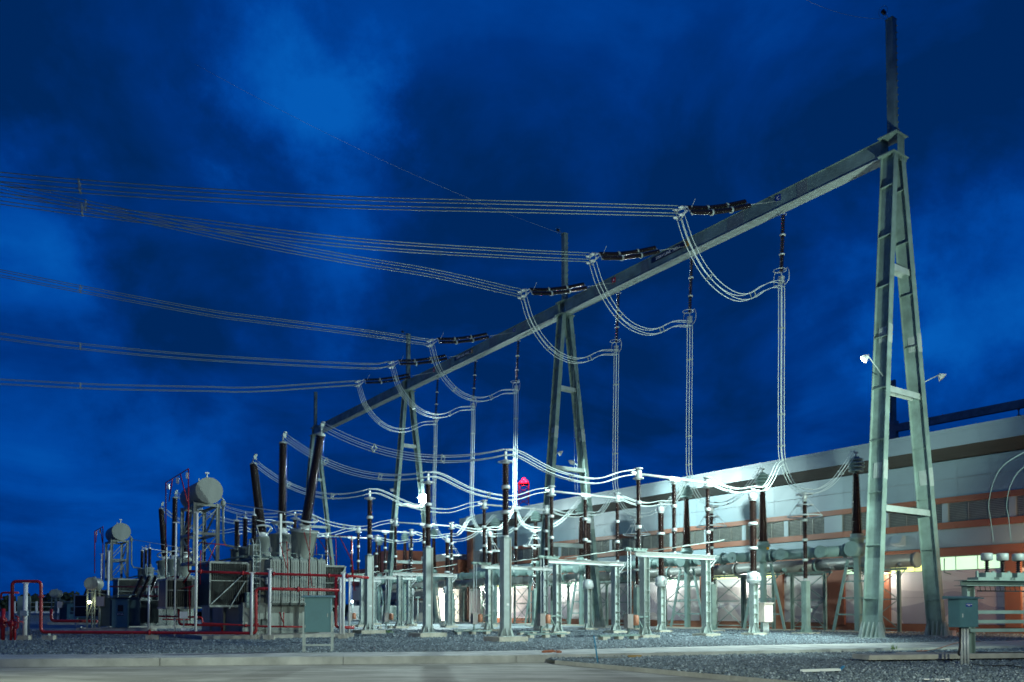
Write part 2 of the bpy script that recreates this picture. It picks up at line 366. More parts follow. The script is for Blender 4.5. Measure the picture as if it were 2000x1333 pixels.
def inside(px, py, poly):
    c = np.zeros(px.shape, bool); j = len(poly) - 1
    for i in range(len(poly)):
        xi, yi, xj, yj = poly[i][0], poly[i][1], poly[j][0], poly[j][1]
        if yi != yj:
            t = ((yi > py) != (yj > py)) & (px < (xj - xi) * (py - yi) / (yj - yi) + xi); c ^= t
        j = i
    return c
rng = np.random.default_rng(3)
def scatter(name, poly, z, ymin, ymax, dens, rmin, rmax, label):
    w = ymax * .72; area = 2 * w * (ymax - ymin); n = int(area * dens)
    x = rng.uniform(-w, w, n); y = rng.uniform(ymin, ymax, n)
    k = (np.abs(x) < .66 * y + 1.5) & inside(x, y, poly); x = x[k]; y = y[k]; n = len(x)
    base = np.array([(1, 0, 0), (0, 1, 0), (-1, 0, 0), (0, -1, 0), (0, 0, 1), (0, 0, -1)], float)
    tri = np.array([(0, 1, 4), (1, 2, 4), (2, 3, 4), (3, 0, 4), (1, 0, 5), (2, 1, 5), (3, 2, 5), (0, 3, 5)])
    r = rng.uniform(rmin, rmax, n)
    P = base[None] * rng.uniform(.55, 1.25, (n, 6, 1)) + rng.uniform(-.25, .25, (n, 6, 3))
    a = rng.uniform(0, 6.28, n); ca, sa = np.cos(a), np.sin(a)
    X = (P[..., 0] * ca[:, None] - P[..., 1] * sa[:, None]) * r[:, None]; Y = (P[..., 0] * sa[:, None] + P[..., 1] * ca[:, None]) * r[:, None]; ZZ = P[..., 2] * r[:, None] * .75
    X += x[:, None]; Y += y[:, None]; ZZ += z + (r * rng.uniform(.0, .7, n))[:, None]
    co = np.stack([X, Y, ZZ], -1).reshape(-1, 3); fa = (tri[None] + 6 * np.arange(n)[:, None, None]).reshape(-1, 3)
    me = bpy.data.meshes.new(name); me.vertices.add(len(co)); me.vertices.foreach_set('co', co.ravel())
    me.loops.add(fa.size); me.loops.foreach_set('vertex_index', fa.ravel().astype(np.int32))
    me.polygons.add(len(fa)); me.polygons.foreach_set('loop_start', np.arange(0, fa.size, 3, dtype=np.int32)); me.polygons.foreach_set('loop_total', np.full(len(fa), 3, np.int32))
    me.update(); me.validate(); me.materials.append(STONE); o = bpy.data.objects.new(name, me); COL.objects.link(o)
    o['kind'] = 'stuff'; o['label'] = label; o['category'] = 'gravel'; return o
yp = [(p.x, p.y) for p in far] + [(190, 230), (-190, 230)]
scatter('gravel', yp, .005, 24, 47, 75, .03, .065, 'crushed grey stone spread over the yard behind the kerb walkway')
scatter('gravel', yp, .005, 47, 66, 26, .04, .08, 'crushed grey stone around the footings further back in the yard')
scatter('gravel', [(p.x, p.y) for p in poly], -.12, 13, 40, 120, .028, .062, 'dark crushed stone in the low bed beside the concrete road')

# ------------------------------------------------------------------ gantry towers
def ord_(i): return ['nearest', 'second', 'third', 'farthest'][i]
GS = [-.3, 31.4, 62.7, 94.0]; MT = [36.9, 36.1, 35.6, 35.3]
tlab = ['tall steel A-frame gantry tower at the right edge of the yard with two floodlights', 'second steel A-frame gantry tower, in front of the blue-grey building', 'third steel A-frame gantry tower carrying the glaring floodlight', 'farthest steel A-frame gantry tower rising behind the near transformer']
BT, BB = 29.7, 28.6
def leg(parent, tb, tt, i):
    ztop = BB - .05 if tb > 0 else BB - .05
    p = Vector((tb, 0, .05)); q = Vector((tt, 0, ztop)); d = (q - p).normalized()
    g = G().hsec(p, q, .98, .42, (0, 1, 0), .035, .86)
    sd = Vector((1, 0, 0)); sd = (sd - d * sd.dot(d)).normalized()
    for zz in np.arange(2.2, 28, 3.05):
        f = (zz) / ztop; c = p + (q - p) * f; w = .96 - .12 * f
        for sg in (-1, 1): g.bar(c + sd * sg * .02, c + sd * sg * .20, w - .08, .03, (0, 1, 0))
    o = g.build('leg', STEEL, parent)
    if i < 2:                                                   # splice plates with bolt heads
        for zz in (9.6, 17.6):
            b = G()
            f = zz / ztop; c = p + (q - p) * f; hw = (.49 - .06 * f)
            b.bar(c - d * .45 - sd * .03, c + d * .45 - sd * .03, .5, .02, (0, 1, 0))
            b.bar(c - d * .55 + Vector((0, -hw - .012, 0)), c + d * .55 + Vector((0, -hw - .012, 0)), .40, .02, sd)
            if i == 0:
                for a in range(6):
                    for k in range(4):
                        cc = c + d * (-.36 + a * .145)
                        b.box(cc - sd * .05 + Vector((0, -.18 + k * .12, 0)), (.03, .045, .045))
                        b.box(cc + Vector((0, -hw - .03, 0)) + sd * (-.15 + k * .1), (.045, .03, .045))
            b.build('splice_plate', STEEL2, o)
    ft = G().box((tb, 0, .055), (.9, 1.5, .05))
    for sg in (-1, 1):
        for k in range(4):
            y = -.42 + k * .28; g2 = ft; x0 = tb + sg * .05
            b_ = len(ft.v); ft.quadbox([(x0, y - .015, .08), (x0 + sg * .34, y - .015, .08), (x0 + sg * .34, y + .015, .08), (x0, y + .015, .08), (x0 + d.x * .8, y - .015, .95), (x0 + d.x * .8 + sg * .06, y - .015, .95), (x0 + d.x * .8 + sg * .06, y + .015, .95), (x0 + d.x * .8, y + .015, .95)])
    for sg in (-1, 1):
        for k in range(3):
            x = tb - .14 + k * .14; y0 = sg * .5
            ft.quadbox([(x - .015, y0, .08), (x + .015, y0, .08), (x + .015, y0 + sg * .25, .08), (x - .015, y0 + sg * .25, .08), (x - .015, y0, .95), (x + .015, y0, .95), (x + .015, y0 + sg * .03, .95), (x - .015, y0 + sg * .03, .95)])
    ft.build('foot_plate', STEEL2, parent)
    G().box((tb, 0, 0), (1.5, 2.1, .06)).build('footing', CONC, parent)
    return p, q
TOW = []
for i, s in enumerate(GS):
    T = sthing('gantry_tower', tlab[i], 'tower', .0, s, 0, 'A-frame towers of the line gantry'); TOW.append(T)
    p1, q1 = leg(T, -2.65, -.12, i); p2, q2 = leg(T, 4.25, .62, i)
    for zz in (7.45, 14.45, 21.8):
        a = p1 + (q1 - p1) * (zz / BB); b = p2 + (q2 - p2) * (zz / BB)
        G().hsec(a + Vector((.06, 0, 0)), b - Vector((.06, 0, 0)), .52, .36, (0, 1, 0), .03).bar(a.lerp(b, .5) + Vector((0, 0, -.13)), a.lerp(b, .5) + Vector((0, 0, .13)), .44, .02, (0, 1, 0)).build('cross_strut', STEEL2, T)
    cp = G().box((.25, 0, BB - .06), (1.6, 1.05, .06)).box((.25, 0, BT + .03), (1.3, 1.2, .05))
    for k in range(6): cp.box((-.35 + k * .24, -.42, BB - .22), (.03, .14, .28))
    cp.box((.25, -.5, BB + .5), (.7, .03, 1.1)).box((.25, .5, BB + .5), (.7, .03, 1.1))
    for k in range(4): cp.box((.0 + k * .17, -.53, BB + .5), (.03, .04, 1.04))
    cp.build('head_plate', STEEL, T)
    m = G().hsec((.25, 0, BT + .06), (.25, 0, MT[i]), .46, .40, (0, 1, 0), .025)
    m.box((.06, 0, (BT + MT[i]) / 2 + .03), (.02, .405, MT[i] - BT - .08))
    for zz in np.arange(BT + .5, MT[i] - .2, .42): m.box((.40, -.26, zz), (.16, .05, .03))
    m.box((.25, 0, MT[i] + .02), (.5, .5, .03))
    for sx, sy in ((1, 0), (-1, 0), (0, 1), (0, -1)):
        x, y = .25 + sx * .2, sy * .23
        m.quadbox([(x - .015, y - .015, BT + .06), (x + sx * .3 + .015, y + sy * .3 - .015, BT + .06), (x + sx * .3 + .015, y + sy * .3 + .015, BT + .06), (x - .015, y + .015, BT + .06), (x - .015, y - .015, BT + .7), (x + .015, y - .015, BT + .7), (x + .015, y + .015, BT + .7), (x - .015, y + .015, BT + .7)])
    m.build('earth_mast', STEEL, T)
# step rungs on the second tower's inner face
lg = G().tube([(1.4, -.2, 2), (1.0, -.2, 27)], .012, 5).tube([(1.75, -.2, 2), (1.3, -.2, 27)], .012, 5)
for zz in np.arange(3, 27, 1.6): lg.bar((1.38 - (zz - 2) * .016, -.2, zz), (1.78 - (zz - 2) * .018, -.2, zz), .02, .02)
lg.build('climbing_line', STEEL2, TOW[1])

# beams
blab = ['nearest span of the high steel box beam, with phase plates and a line number sign', 'middle span of the high steel box beam', 'farthest span of the high steel box beam, carrying no lines']
PH = [7.6, 15.9, 24.2, 39.0, 47.1, 55.4]
for i in range(3):
    s0, s1 = GS[i] + .52, GS[i + 1] - .52; L = s1 - s0
    T = sthing('gantry_beam', blab[i], 'beam', .25, s0, BB, 'box beam spans of the line gantry')
    hh = BT - BB
    g = G().box((-.37, L / 2, hh / 2), (.03, L, hh - .08)).box((.37, L / 2, hh / 2), (.03, L, hh - .08)).box((0, L / 2, hh - .02), (.9, L, .04)); g.build('beam_web', STEEL, T)
    g = G().box((0, L / 2, .02), (.88, L, .04))
    for k in range(int(L / 2.6)): g.box((-.2 + .4 * (k % 2), 1.3 + k * 2.6, -.006), (.12, .3, .02))
    g.build('bottom_flange', STEEL2, T)
    for f in (.18, .36, .66, .84): G().box((-.392, L * f, hh / 2), (.012, .8 if f in (.18, .66) else 1.5, hh - .12)).build('splice_plate', mat('weathered_steel', (.20, .24, .235), .55, .2, .3, 2), T)
    if i == 0:
        for ph, mt_, ch, dk in ((7.6, BLUES, 'C', WHT), (15.9, YELS, 'B', DARKS), (24.2, REDS, 'A', WHT)):
            y = ph - s0; G().box((-.41, y, .70), (.02, .42, .42)).build('phase_plate', mt_, T)
            text(ch, .34, dk, 'letter', T, (-.425, y, .70), (math.pi / 2, 0, -math.pi / 2))
        y = 17.6 - s0; G().box((-.41, y + .3, .74), (.02, 3.6, .42)).build('line_sign', DARKS, T)
        text('500kV LINE  NO.1', .34, WHT, 'lettering', T, (-.425, y + .3, .74), (math.pi / 2, 0, -math.pi / 2))
    if i == 1:
        for ph, mt_, ch in ((39.0, BLUES, 'C'), (47.1, YELS, 'B'), (55.4, REDS, 'A')):
            y = ph - s0; G().box((-.41, y, .70), (.02, .42, .42)).build('phase_plate', mt_, T)
            text(ch, .34, WHT, 'letter', T, (-.425, y, .70), (math.pi / 2, 0, -math.pi / 2))
        G().box((-.41, 48.6 - s0 + .3, .74), (.02, 3.6, .42)).build('line_sign', DARKS, T)
        text('500kV LINE  NO.2', .34, WHT, 'lettering', T, (-.425, 48.9 - s0, .74), (math.pi / 2, 0, -math.pi / 2))

# ------------------------------------------------------------------ conductors
def bundle_points(C, off, up_ref=None):
    C = [Vector(c) for c in C]; out = []
    for i, c in enumerate(C):
        d = (C[min(i + 1, len(C) - 1)] - C[max(i - 1, 0)]).normalized(); a = (U - d * U.dot(d)).normalized(); b = d.cross(a)
        out.append(c + a * off[0] + b * off[1])
    return out
def bundle(name, label, cat, C, n=4, sp=.42, r=.02, spacers=(), group=None, m=None, spread0=None, spread1=None):
    C = [Vector(c) for c in C]; T = thing(name, label, cat, C[0], 0, group)
    h = sp / 2; offs = {4: [(-h, -h), (h, -h), (h, h), (-h, h)], 2: [(0, -h), (0, h)]}[n]
    base = C[0]
    for o in offs:
        pts = bundle_points(C, o); G().tube([p - base for p in pts], r, 6).build('wire', m or WIRE, T)
    for f in spacers:
        i = int(f * (len(C) - 1)); g = G(); Q = [bundle_points(C, o)[i] - base for o in offs]
        for a, b in (zip(Q, Q[1:] + Q[:1]) if n == 4 else [(Q[0], Q[1])]): g.bar(a, b, .045, .045)
        for q in Q: g.box(q, (.09, .09, .09))
        g.build('spacer', STEEL2, T)
    return T
def sag(a, b, s, n=18):
    a = Vector(a); b = Vector(b); return [a.lerp(b, k / n) - Z * (4 * s * (k / n) * (1 - k / n)) for k in range(n + 1)]
def bez(P, n=10):                                             # smooth curve through points (Catmull-Rom)
    P = [Vector(p) for p in P]; P = [P[0] * 2 - P[1]] + P + [P[-1] * 2 - P[-2]]; out = []
    for i in range(1, len(P) - 2):
        for k in range(n):
            t = k / n; a, b, c, d = P[i - 1:i + 3]
            out.append(.5 * ((2 * b) + (c - a) * t + (2 * a - 5 * b + 4 * c - d) * t * t + (-a + 3 * b - 3 * c + d) * t ** 3))
    out.append(P[-2]); return out
def disc_string(g, p, q, n, r=.14):                            # cap-and-pin style discs
    p = Vector(p); q = Vector(q); L = (q - p).length; pr = []
    for i in range(n):
        z = L * i / n; h = L / n; pr += [(.035, z), (.05, z + h * .2), (r, z + h * .5), (r * .95, z + h * .6), (.06, z + h * .75)]
    pr.append((.035, L)); g.lathe(pr, p, q - p, 12)
wlab = ['C', 'B', 'A']
tens_l = ['double tension insulator pointing left from the high beam, nearest of the first bay', 'double tension insulator in the middle of the first bay, ending over the blue line sign', 'double tension insulator crossing in front of the second tower mast', 'double tension insulator in the second bay, just left of the second tower', 'double tension insulator passing right of the third tower mast', 'farthest double tension insulator, just left over the third tower']
line_l = ['topmost bundle of four line conductors, reaching the nearest tension insulator', 'second bundle of four line conductors from the top', 'steep bundle of four line conductors crossing under the second one', 'fourth bundle of four line conductors, highest of the second bay', 'fifth bundle of four line conductors, above the lowest one', 'lowest bundle of four line conductors running almost level to the left']
jump_l = ['biggest hanging jumper loop, nearest the right tower', 'second hanging jumper loop from the right', 'jumper loop hanging in front of the second tower legs', 'jumper loop hanging left of the second tower', 'jumper loop hanging right of the third tower', 'farthest small jumper loop, crossing the third tower legs']
susp_l = ['vertical string of dark discs hanging from the beam, nearest', 'second vertical disc string from the right under the beam', 'vertical disc string just right of the second tower', 'vertical disc string just left of the second tower', 'fifth vertical disc string, midway along the second bay', 'farthest vertical disc string, right of the third tower']
drop_l = ['brightest vertical dropper of four wires, nearest the right tower', 'second vertical dropper of four wires from the right', 'vertical dropper of four wires right of the second tower', 'vertical dropper of four wires left of the second tower, beside the red mast lamp', 'fifth vertical dropper from the right, between the second and third towers', 'farthest dropper, coming down beside the glaring floodlight']
LINES = [[(1312, 412, 48.7), (1000, 404, 0), (700, 396, 0), (400, 381, 0), (155, 364, 39.0), (0, 350, 0), (-90, 341, 0)],
         [(1152, 505, 55.7), (1000, 496, 0), (700, 476, 0), (400, 440, 0), (160, 410, 45), (0, 388, 0), (-90, 374, 0)],
         [(1012, 564, 62.6), (850, 535, 0), (700, 510, 0), (540, 481, 0), (400, 452, 0), (167, 401, 52), (0, 366, 0), (-90, 348, 0)],
         [(846, 668, 74.8), (700, 649, 0), (500, 624, 0), (400, 610, 0), (157, 565, 68), (0, 534, 0), (-90, 517, 0)],
         [(775, 718, 81.5), (700, 715, 0), (400, 699, 0), (157, 677, 72), (0, 657, 0), (-90, 646, 0)],
         [(718, 760, 88.4), (500, 761, 0), (400, 760, 0), (240, 757, 0), (157, 754, 80), (0, 746, 0), (-90, 742, 0)]]
for i, ph in enumerate(PH):
    zoff = [0, 0, 0, .15, .25, .35][i] * 0
    y0 = Vector((-9.75, 0, 25.75 + (.15 if i == 1 else .35 if i == 2 else .55 if i > 2 else 0))); e1 = Vector((-8.7, 0, 26.1 + (y0.z - 25.75))); e0 = Vector((-3.25, 0, 28.05 + (y0.z - 25.75) * .2))
    T = sthing('tension_insulator', tens_l[i], 'insulator', -.15, ph, 29.1, 'tension insulators of the line bays')
    sh = Vector((.15, 0, -29.1))
    for k, dz in ((0, .21), (1, -.21)):
        g = G(); mid = e0.lerp(e1, .5) - Z * .12; P = [e0 + Z * dz * .7, None, None, e1 + Z * dz]
        oy = Vector((0, dz * .9, 0))
        a = e0 + Z * dz + oy + sh; b = e1 + Z * dz + oy + sh; m1 = a.lerp(b, 1 / 3) - Z * .14; m2 = a.lerp(b, 2 / 3) - Z * .16
        for p, q in ((a, m1), (m1, m2), (m2, b)): disc_string(g, p, q, 12, .155)
        g.build('insulator_string', PORCD, T)
        g = G()
        for c, d in ((m1, m2 - a), (m2, b - m1)): d = d.normalized(); g.lathe([(.06, -.07), (.2, -.05), (.2, .05), (.06, .07)], c, d, 12)
        g.each('joint_ring', STEEL2, T)
    g = G().tube([Vector((0, 0, 0)), e0 + sh + Vector((.25, 0, 0))], .022, 6)
    c = e0 + sh; g.bar(c + Z * .26 + Vector((0, .2, 0)), c - Z * .26 - Vector((0, .2, 0)), .1, .03).build('link_rod', STEEL2, T)
    g = G(); c = e1 + sh; yk = y0 + sh
    g.bar(c + Z * .3 + Vector((0, .22, 0)), c - Z * .3 - Vector((0, .22, 0)), .12, .04)
    g.bar(c + Vector((.25, 0, .25)), c + Vector((.55, 0, .85)), .03, .03)
    for a, b in ((-1, -1), (1, -1), (1, 1), (-1, 1)):
        q = yk + Vector((0, a * .23, b * .23)); g.bar(c + Vector((-.2, a * .1, b * .1)), q + Vector((.35, 0, 0)), .05, .05)
        g.lathe([(.03, 0), (.1, .08), (.1, .3), (.03, .5)], q + Vector((.4, 0, 0)), (-1, 0, -.2), 8)
    hexr = [yk + Vector((.35 + .1 * math.cos(k * math.pi / 3), .48 * math.cos(k * math.pi / 3 + .5), .48 * math.sin(k * math.pi / 3 + .5))) for k in range(6)]
    g.tube(hexr, .03, 6, closed=True).build('yoke_fitting', ALU, T)
    # line conductors
    D = LINES[i]; C = []
    kd = [j for j, d_ in enumerate(D) if d_[2]]; x0, Y0 = D[kd[0]][0], D[kd[0]][2]; x1, Y1 = D[kd[1]][0], D[kd[1]][2]
    for px, py, _ in D:
        iy = 1 / Y0 + (1 / Y1 - 1 / Y0) * (px - x0) / (x1 - x0); C.append(at(px, py, 1 / iy))
    C[0] = site(-9.75, ph, y0.z)
    bundle('line_conductors', line_l[i], 'power line', bez(C, 8), 4, .44, .026 if i < 3 else .03, (.28 if i == 99 else (len(C) - 3 + .0) / (len(C) - 1),), 'incoming line conductor bundles', mat('dimmed_wire', (.22, .30, .29), .6, 0, .2, 3))  # line wires get a darker colour in place of their fading light
    # jumper, suspension string, dropper
    jb = 24.1 if i == 0 else 23.85
    A0 = site(-9.4, ph, y0.z - .35); B0 = site(-.25, ph, jb - .35)
    prof = [(-9.4, y0.z - .3), (-8.75, 24.2), (-7.6, 22.85), (-6.2, 22.0), (-4.6, 21.65 + (.1 if i else 0)), (-3.2, 21.95 + (.1 if i else 0)), (-1.7, 22.85), (-.6, jb - .75), (.2, jb - .62)]
    bundle('jumper_loop', jump_l[i], 'power line', bez([site(a, ph, b) for a, b in prof], 4), 4, .36, .024, (.33, .66), 'jumper loops under the beam')
    T = sthing('suspension_insulator', susp_l[i], 'insulator', .35, ph, BB, 'suspension strings under the beam')
    top = Vector((0, 0, -.3)); bot = Vector((-.25, 0, jb - BB + .25)); g = G(); Lq = [top.lerp(bot, f) for f in (0, .36, .7, 1)]
    for a, b in zip(Lq, Lq[1:]): disc_string(g, a, b, 9, .15)
    g.build('insulator_string', PORCD, T)
    g = G().tube([(0, 0, -.03), top], .03, 6)
    for c in Lq[1:3]: g.lathe([(.06, -.06), (.2, -.04), (.2, .04), (.06, .06)], c, bot - top, 12)
    g.ring(top + Z * .02, .22, .02, 12, 5); g.each('joint_ring', ALU, T)
    g = G(); c = bot + Vector((0, 0, -.1))
    for sg in (-1, 1): g.tube([c + Vector((0, sg * .1, .1)), c + Vector((0, sg * .5, .25)), c + Vector((0, sg * .62, -.1)), c + Vector((0, sg * .6, -.6)), c + Vector((0, sg * .35, -.85)), c + Vector((0, sg * .08, -.7))], .025, 6)
    g.ring(c + Vector((-.15, 0, .15)), .42, .025, 18, 5)
    for k in range(4): g.box(c + Vector((0, 0, -.25 - k * .13)), (.3, .3, .05))
    g.bar(c, c - Z * .75, .06, .06); g.build('corona_ring', ALU, T)
    jz = 11.45
    bundle('dropper', drop_l[i], 'power line', bez([site(.1, ph, jb - .55), site(.05, ph, 20.5), site(-.05, ph, 16.5), site(-.1, ph, 13.2), site(-.1, ph, 12.2), site(.02, ph, jz + .1)], 6), 4, .27, .028, (.2, .5, .7), 'vertical droppers')

# earth wires from the mast tops
for i, (tgt, lb) in enumerate([((1480, -60, 46), 'thin earth wire leaving the tall right mast to the upper left'), ((380, 125, 60), 'long thin earth wire rising from the second mast across the clouds')]):
    a = site(-.1, GS[i], MT[i] - .05); b = at(*tgt); C = sag(a, b, .8, 14); base = a
    tag(G().tube([p - base for p in C], .009, 5).build('earth_wire', STEEL2, None, base), lb, 'wire')
for i in range(3):
    T = sthing('earth_wire_clamp', ['small dark insulator clamp at the top of the right mast', 'small dark insulator clamp at the top of the second mast', 'small dark insulator clamp at the top of the third mast'][i], 'clamp', 0, GS[i], MT[i], 'earth wire clamps')
    G().lathe([(.03, 0), (.12, .05), (.12, .12), (.05, .15), (.12, .2), (.12, .28), (.03, .33)], (-.35, 0, .15), (-1, 0, .2), 10).build('insulator', PORCD, T)
    G().tube([(.0, 0, .02), (-.4, 0, .16)], .02, 5).ring((-.55, 0, .2), .28, .012, 14, 4, (1, 0, .3)).build('arcing_horn', STEEL, T)

# ------------------------------------------------------------------ equipment rows
def stack(parent, x, z0, z1, r, units, m=PORC, n=14, col=ALU, pitch=.09, r2=None):
    zs = [z0 + (z1 - z0) * k / units for k in range(units + 1)]; g = G()
    for a, b in zip(zs, zs[1:]): g.lathe(sheds(r * .72, r, a + .09, b - .09, pitch), (x[0], x[1], 0), n=n)
    o = g.build('insulator_column', m, parent); g = G()
    g.lathe([(r * .9, z0), (r * .9, z0 + .1)], (x[0], x[1], 0), n=n)
    for c in zs[1:-1]: g.lathe([(r * .8, c - .1), (r * 1.15, c - .09), (r * 1.2, c - .02), (r * 1.2, c + .02), (r * 1.15, c + .09), (r * .8, c + .1)], (x[0], x[1], 0), n=n)
    g.lathe([(r * .9, z1 - .1), (r * .9, z1)], (x[0], x[1], 0), n=n)
    g.each('metal_collar', col, o); return o
def gusset_foot(g, x, w, d, z0, h=.45):
    g.box((x, 0, z0 + .015), (w * 2.0, d * 2.2, .03))
    for sx in (-1, 1):
        a = x + sx * w / 2
        for y in (-d * .35, d * .35): g.quadbox([(a, y - .01, z0 + .03), (a + sx * w * .42, y - .01, z0 + .03), (a + sx * w * .42, y + .01, z0 + .03), (a, y + .01, z0 + .03), (a, y - .01, z0 + h), (a + sx * .02, y - .01, z0 + h), (a + sx * .02, y + .01, z0 + h), (a, y + .01, z0 + h)])
    for sy in (-1, 1):
        b = sy * d / 2
        for xx in (x - w * .3, x + w * .3): g.quadbox([(xx - .01, b, z0 + .03), (xx + .01, b, z0 + .03), (xx + .01, b + sy * d * .5, z0 + .03), (xx - .01, b + sy * d * .5, z0 + .03), (xx - .01, b, z0 + h), (xx + .01, b, z0 + h), (xx + .01, b + sy * .02, z0 + h), (xx - .01, b + sy * .02, z0 + h)])
NAMES = ['nearest', 'middle', 'farthest']
def bus_post(label, t, s):
    T = sthing('bus_support', label, 'insulator post', t, s, 0, 'bus supports on box columns')
    G().box((0, 0, .14), (1.75, 1.5, .28)).build('footing', CONCB, T)
    g = G().box((0, 0, 2.78), (.46, .40, 4.98)); gusset_foot(g, 0, .46, .40, .28); g.build('pedestal', STEEL2, T)
    G().box((0, 0, 5.3), (.5, .44, .05)).build('cap_plate', STEEL, T)
    stack(T, (0, 0), 5.33, 9.2, .19, 3)
    g = G().lathe([(.1, 9.2), (.14, 9.25), (.1, 9.35)], n=10).box((0, 0, 9.5), (.12, .1, .5)).ring((0, 0, 9.22), .36, .035, 20, 6)
    for a in range(3): g.bar((0, 0, 9.25), (.36 * math.cos(a * 2.1), .36 * math.sin(a * 2.1), 9.22), .03, .03)
    g.build('top_fitting', ALU, T)
    G().tube([(.16, -.22, .3), (.16, -.22, 5.2)], .014, 5).build('earth_strap', mat('copper_strap', (.30, .16, .08), .5, .5), T); G().box((.0, -.206, 1.9), (.16, .012, .12)).build('number_plate', WHITEP, T); return T
pl = ['tall bus support on a box column standing by the kerb, nearest one', 'tall bus support on a box column under the glaring floodlight', 'tall bus support on a box column right of the red pipes']
pl2 = ['bus support half hidden behind the near transformer bushings, right one', 'bus support half hidden behind the near transformer, middle one', 'bus support half hidden behind the near transformer, left one']
for k in range(3): bus_post(pl[k], -22.2, PH[k])
for k in range(3): bus_post(pl2[k], -22.2, PH[3 + k])

def disconnector(label, s):
    T = sthing('disconnector', label, 'disconnector', -13.0, s, 0, 'disconnectors with a horizontal bus tube')
    for x in (.45, 5.55):
        P = G().hsec((x, 0, .2), (x, 0, 4.66), .42, .40, (1, 0, 0), .03)
        for zz in np.arange(.9, 4.6, .62): P.box((x, -.1, zz), (.36, .18, .02))
        gusset_foot(P, x, .42, .40, .2); P.build('pedestal', STEEL2, T)
        G().box((x, 0, .09), (1.3, 1.1, .2)).build('footing', CONCB, T)
    g = G().hsec((-.25, 0, 4.83), (6.35, 0, 4.83), .28, .32, (0, 0, 1), .025); g.bar((5.8, -.1, 4.2), (6.3, -.1, 4.68), .07, .05).bar((5.78, -.1, 4.45), (6.1, -.1, 4.68), .05, .04); g.build('support_beam', ALU, T)
    for x in (0, 2.85, 5.75): stack(T, (x, 0), 4.98, 9.2, .145, 3, n=12, pitch=.085)
    g = G()
    for x in (0, 5.75): g.lathe([(.3, 9.16), (.32, 9.2), (.3, 9.24)], (x, 0, 0), n=16).lathe([(.16, 9.24), (.2, 9.35), (.2, 9.62), (.12, 9.7)], (x, 0, 0), n=12).lathe([(.24, 9.72), (.28, 9.76), (.24, 9.8)], (x, 0, 0), n=16).box((x + (-.35 if x < 1 else .35), 0, 9.5), (.4, .12, .12))
    g.lathe([(.2, 9.2), (.2, 9.25)], (2.85, 0, 0), n=12).box((2.85, 0, 9.42), (.85, .2, .24)); g.st = [g.st[0], g.st[4], g.st[8]]; g.each('contact_head', ALU, T)
    G().tube([(.15, 0, 9.46), (5.6, 0, 9.44)], .075, 10).build('bus_tube', ALU, T)
    g = G().box((-.1, 0, 5.02), (1.0, .5, .08)).lathe([(.16, 0), (.2, .05), (.2, .16), (.12, .2)], (-.9, 0, 4.98), n=10).tube([(-1.2, -.1, 5.1), (.6, -.1, 5.12)], .04, 6)
    for k in range(6): g.box((-1.1 + k * .3, -.12, 5.1), (.06, .14, .14))
    g.build('operating_linkage', STEEL, T)
    g = G().tube([(.9, -.25, 5.05), (5.3, -1.5, 5.75)], .03, 6)
    for f in (.45, .72, .97): c = Vector((.9, -.25, 5.05)).lerp(Vector((5.3, -1.5, 5.75)), f); g.bar(c - Vector((.25, 0, .02)), c + Vector((.25, -.1, .08)), .07, .05)
    g.build('earth_switch_arm', STEEL2, T)
    G().tube([(-.95, -.1, .9), (-.95, -.1, 5.0)], .025, 6).tube([(-.72, -.1, .9), (-.72, -.1, 5.0)], .025, 6).build('drive_rod', ALU, T)
    G().box((-.95, -.15, 1.0), (.42, .35, .8)).build('motor_box', mat('drive_box_grey', (.27, .25, .23), .5), T)
    G().lathe([(.17, .75), (.19, .8), (.19, 1.28), (.1, 1.34)], (-.5, -.25, 0), n=12).build('gear_housing', mat('orange_brown_housing', (.42, .17, .09), .5), T)
    g = G().bar((-1.15, -.1, 1.2), (.7, -.1, 1.25), .1, .08).bar((-.2, -.1, 1.15), (.4, -.1, .3), .07, .07).bar((-.95, -.15, .6), (-.95, -.15, .05), .1, .1).bar((-2.6, 0, .22), (-.3, 0, .24), .18, .05)
    g.build('drive_bracket', STEEL, T)
    g = G()
    for k in range(3): g.box((-2.5 + k * 1.0, 0, .09), (.3, .4, .18))
    g.each('concrete_block', CONCB, T); return T
dl = ['disconnector with a white beam left of the silver-collared transformers, nearest row of the first bay', 'disconnector in front of the second tower base, middle of the first bay', 'disconnector left of the second tower, standing behind the nearest bus support', 'disconnector of the second bay seen between the two tall bus supports', 'disconnector of the second bay right of the red pipework', 'farthest disconnector, beside the thin red lances']
for k in range(6): disconnector(dl[k], PH[k])

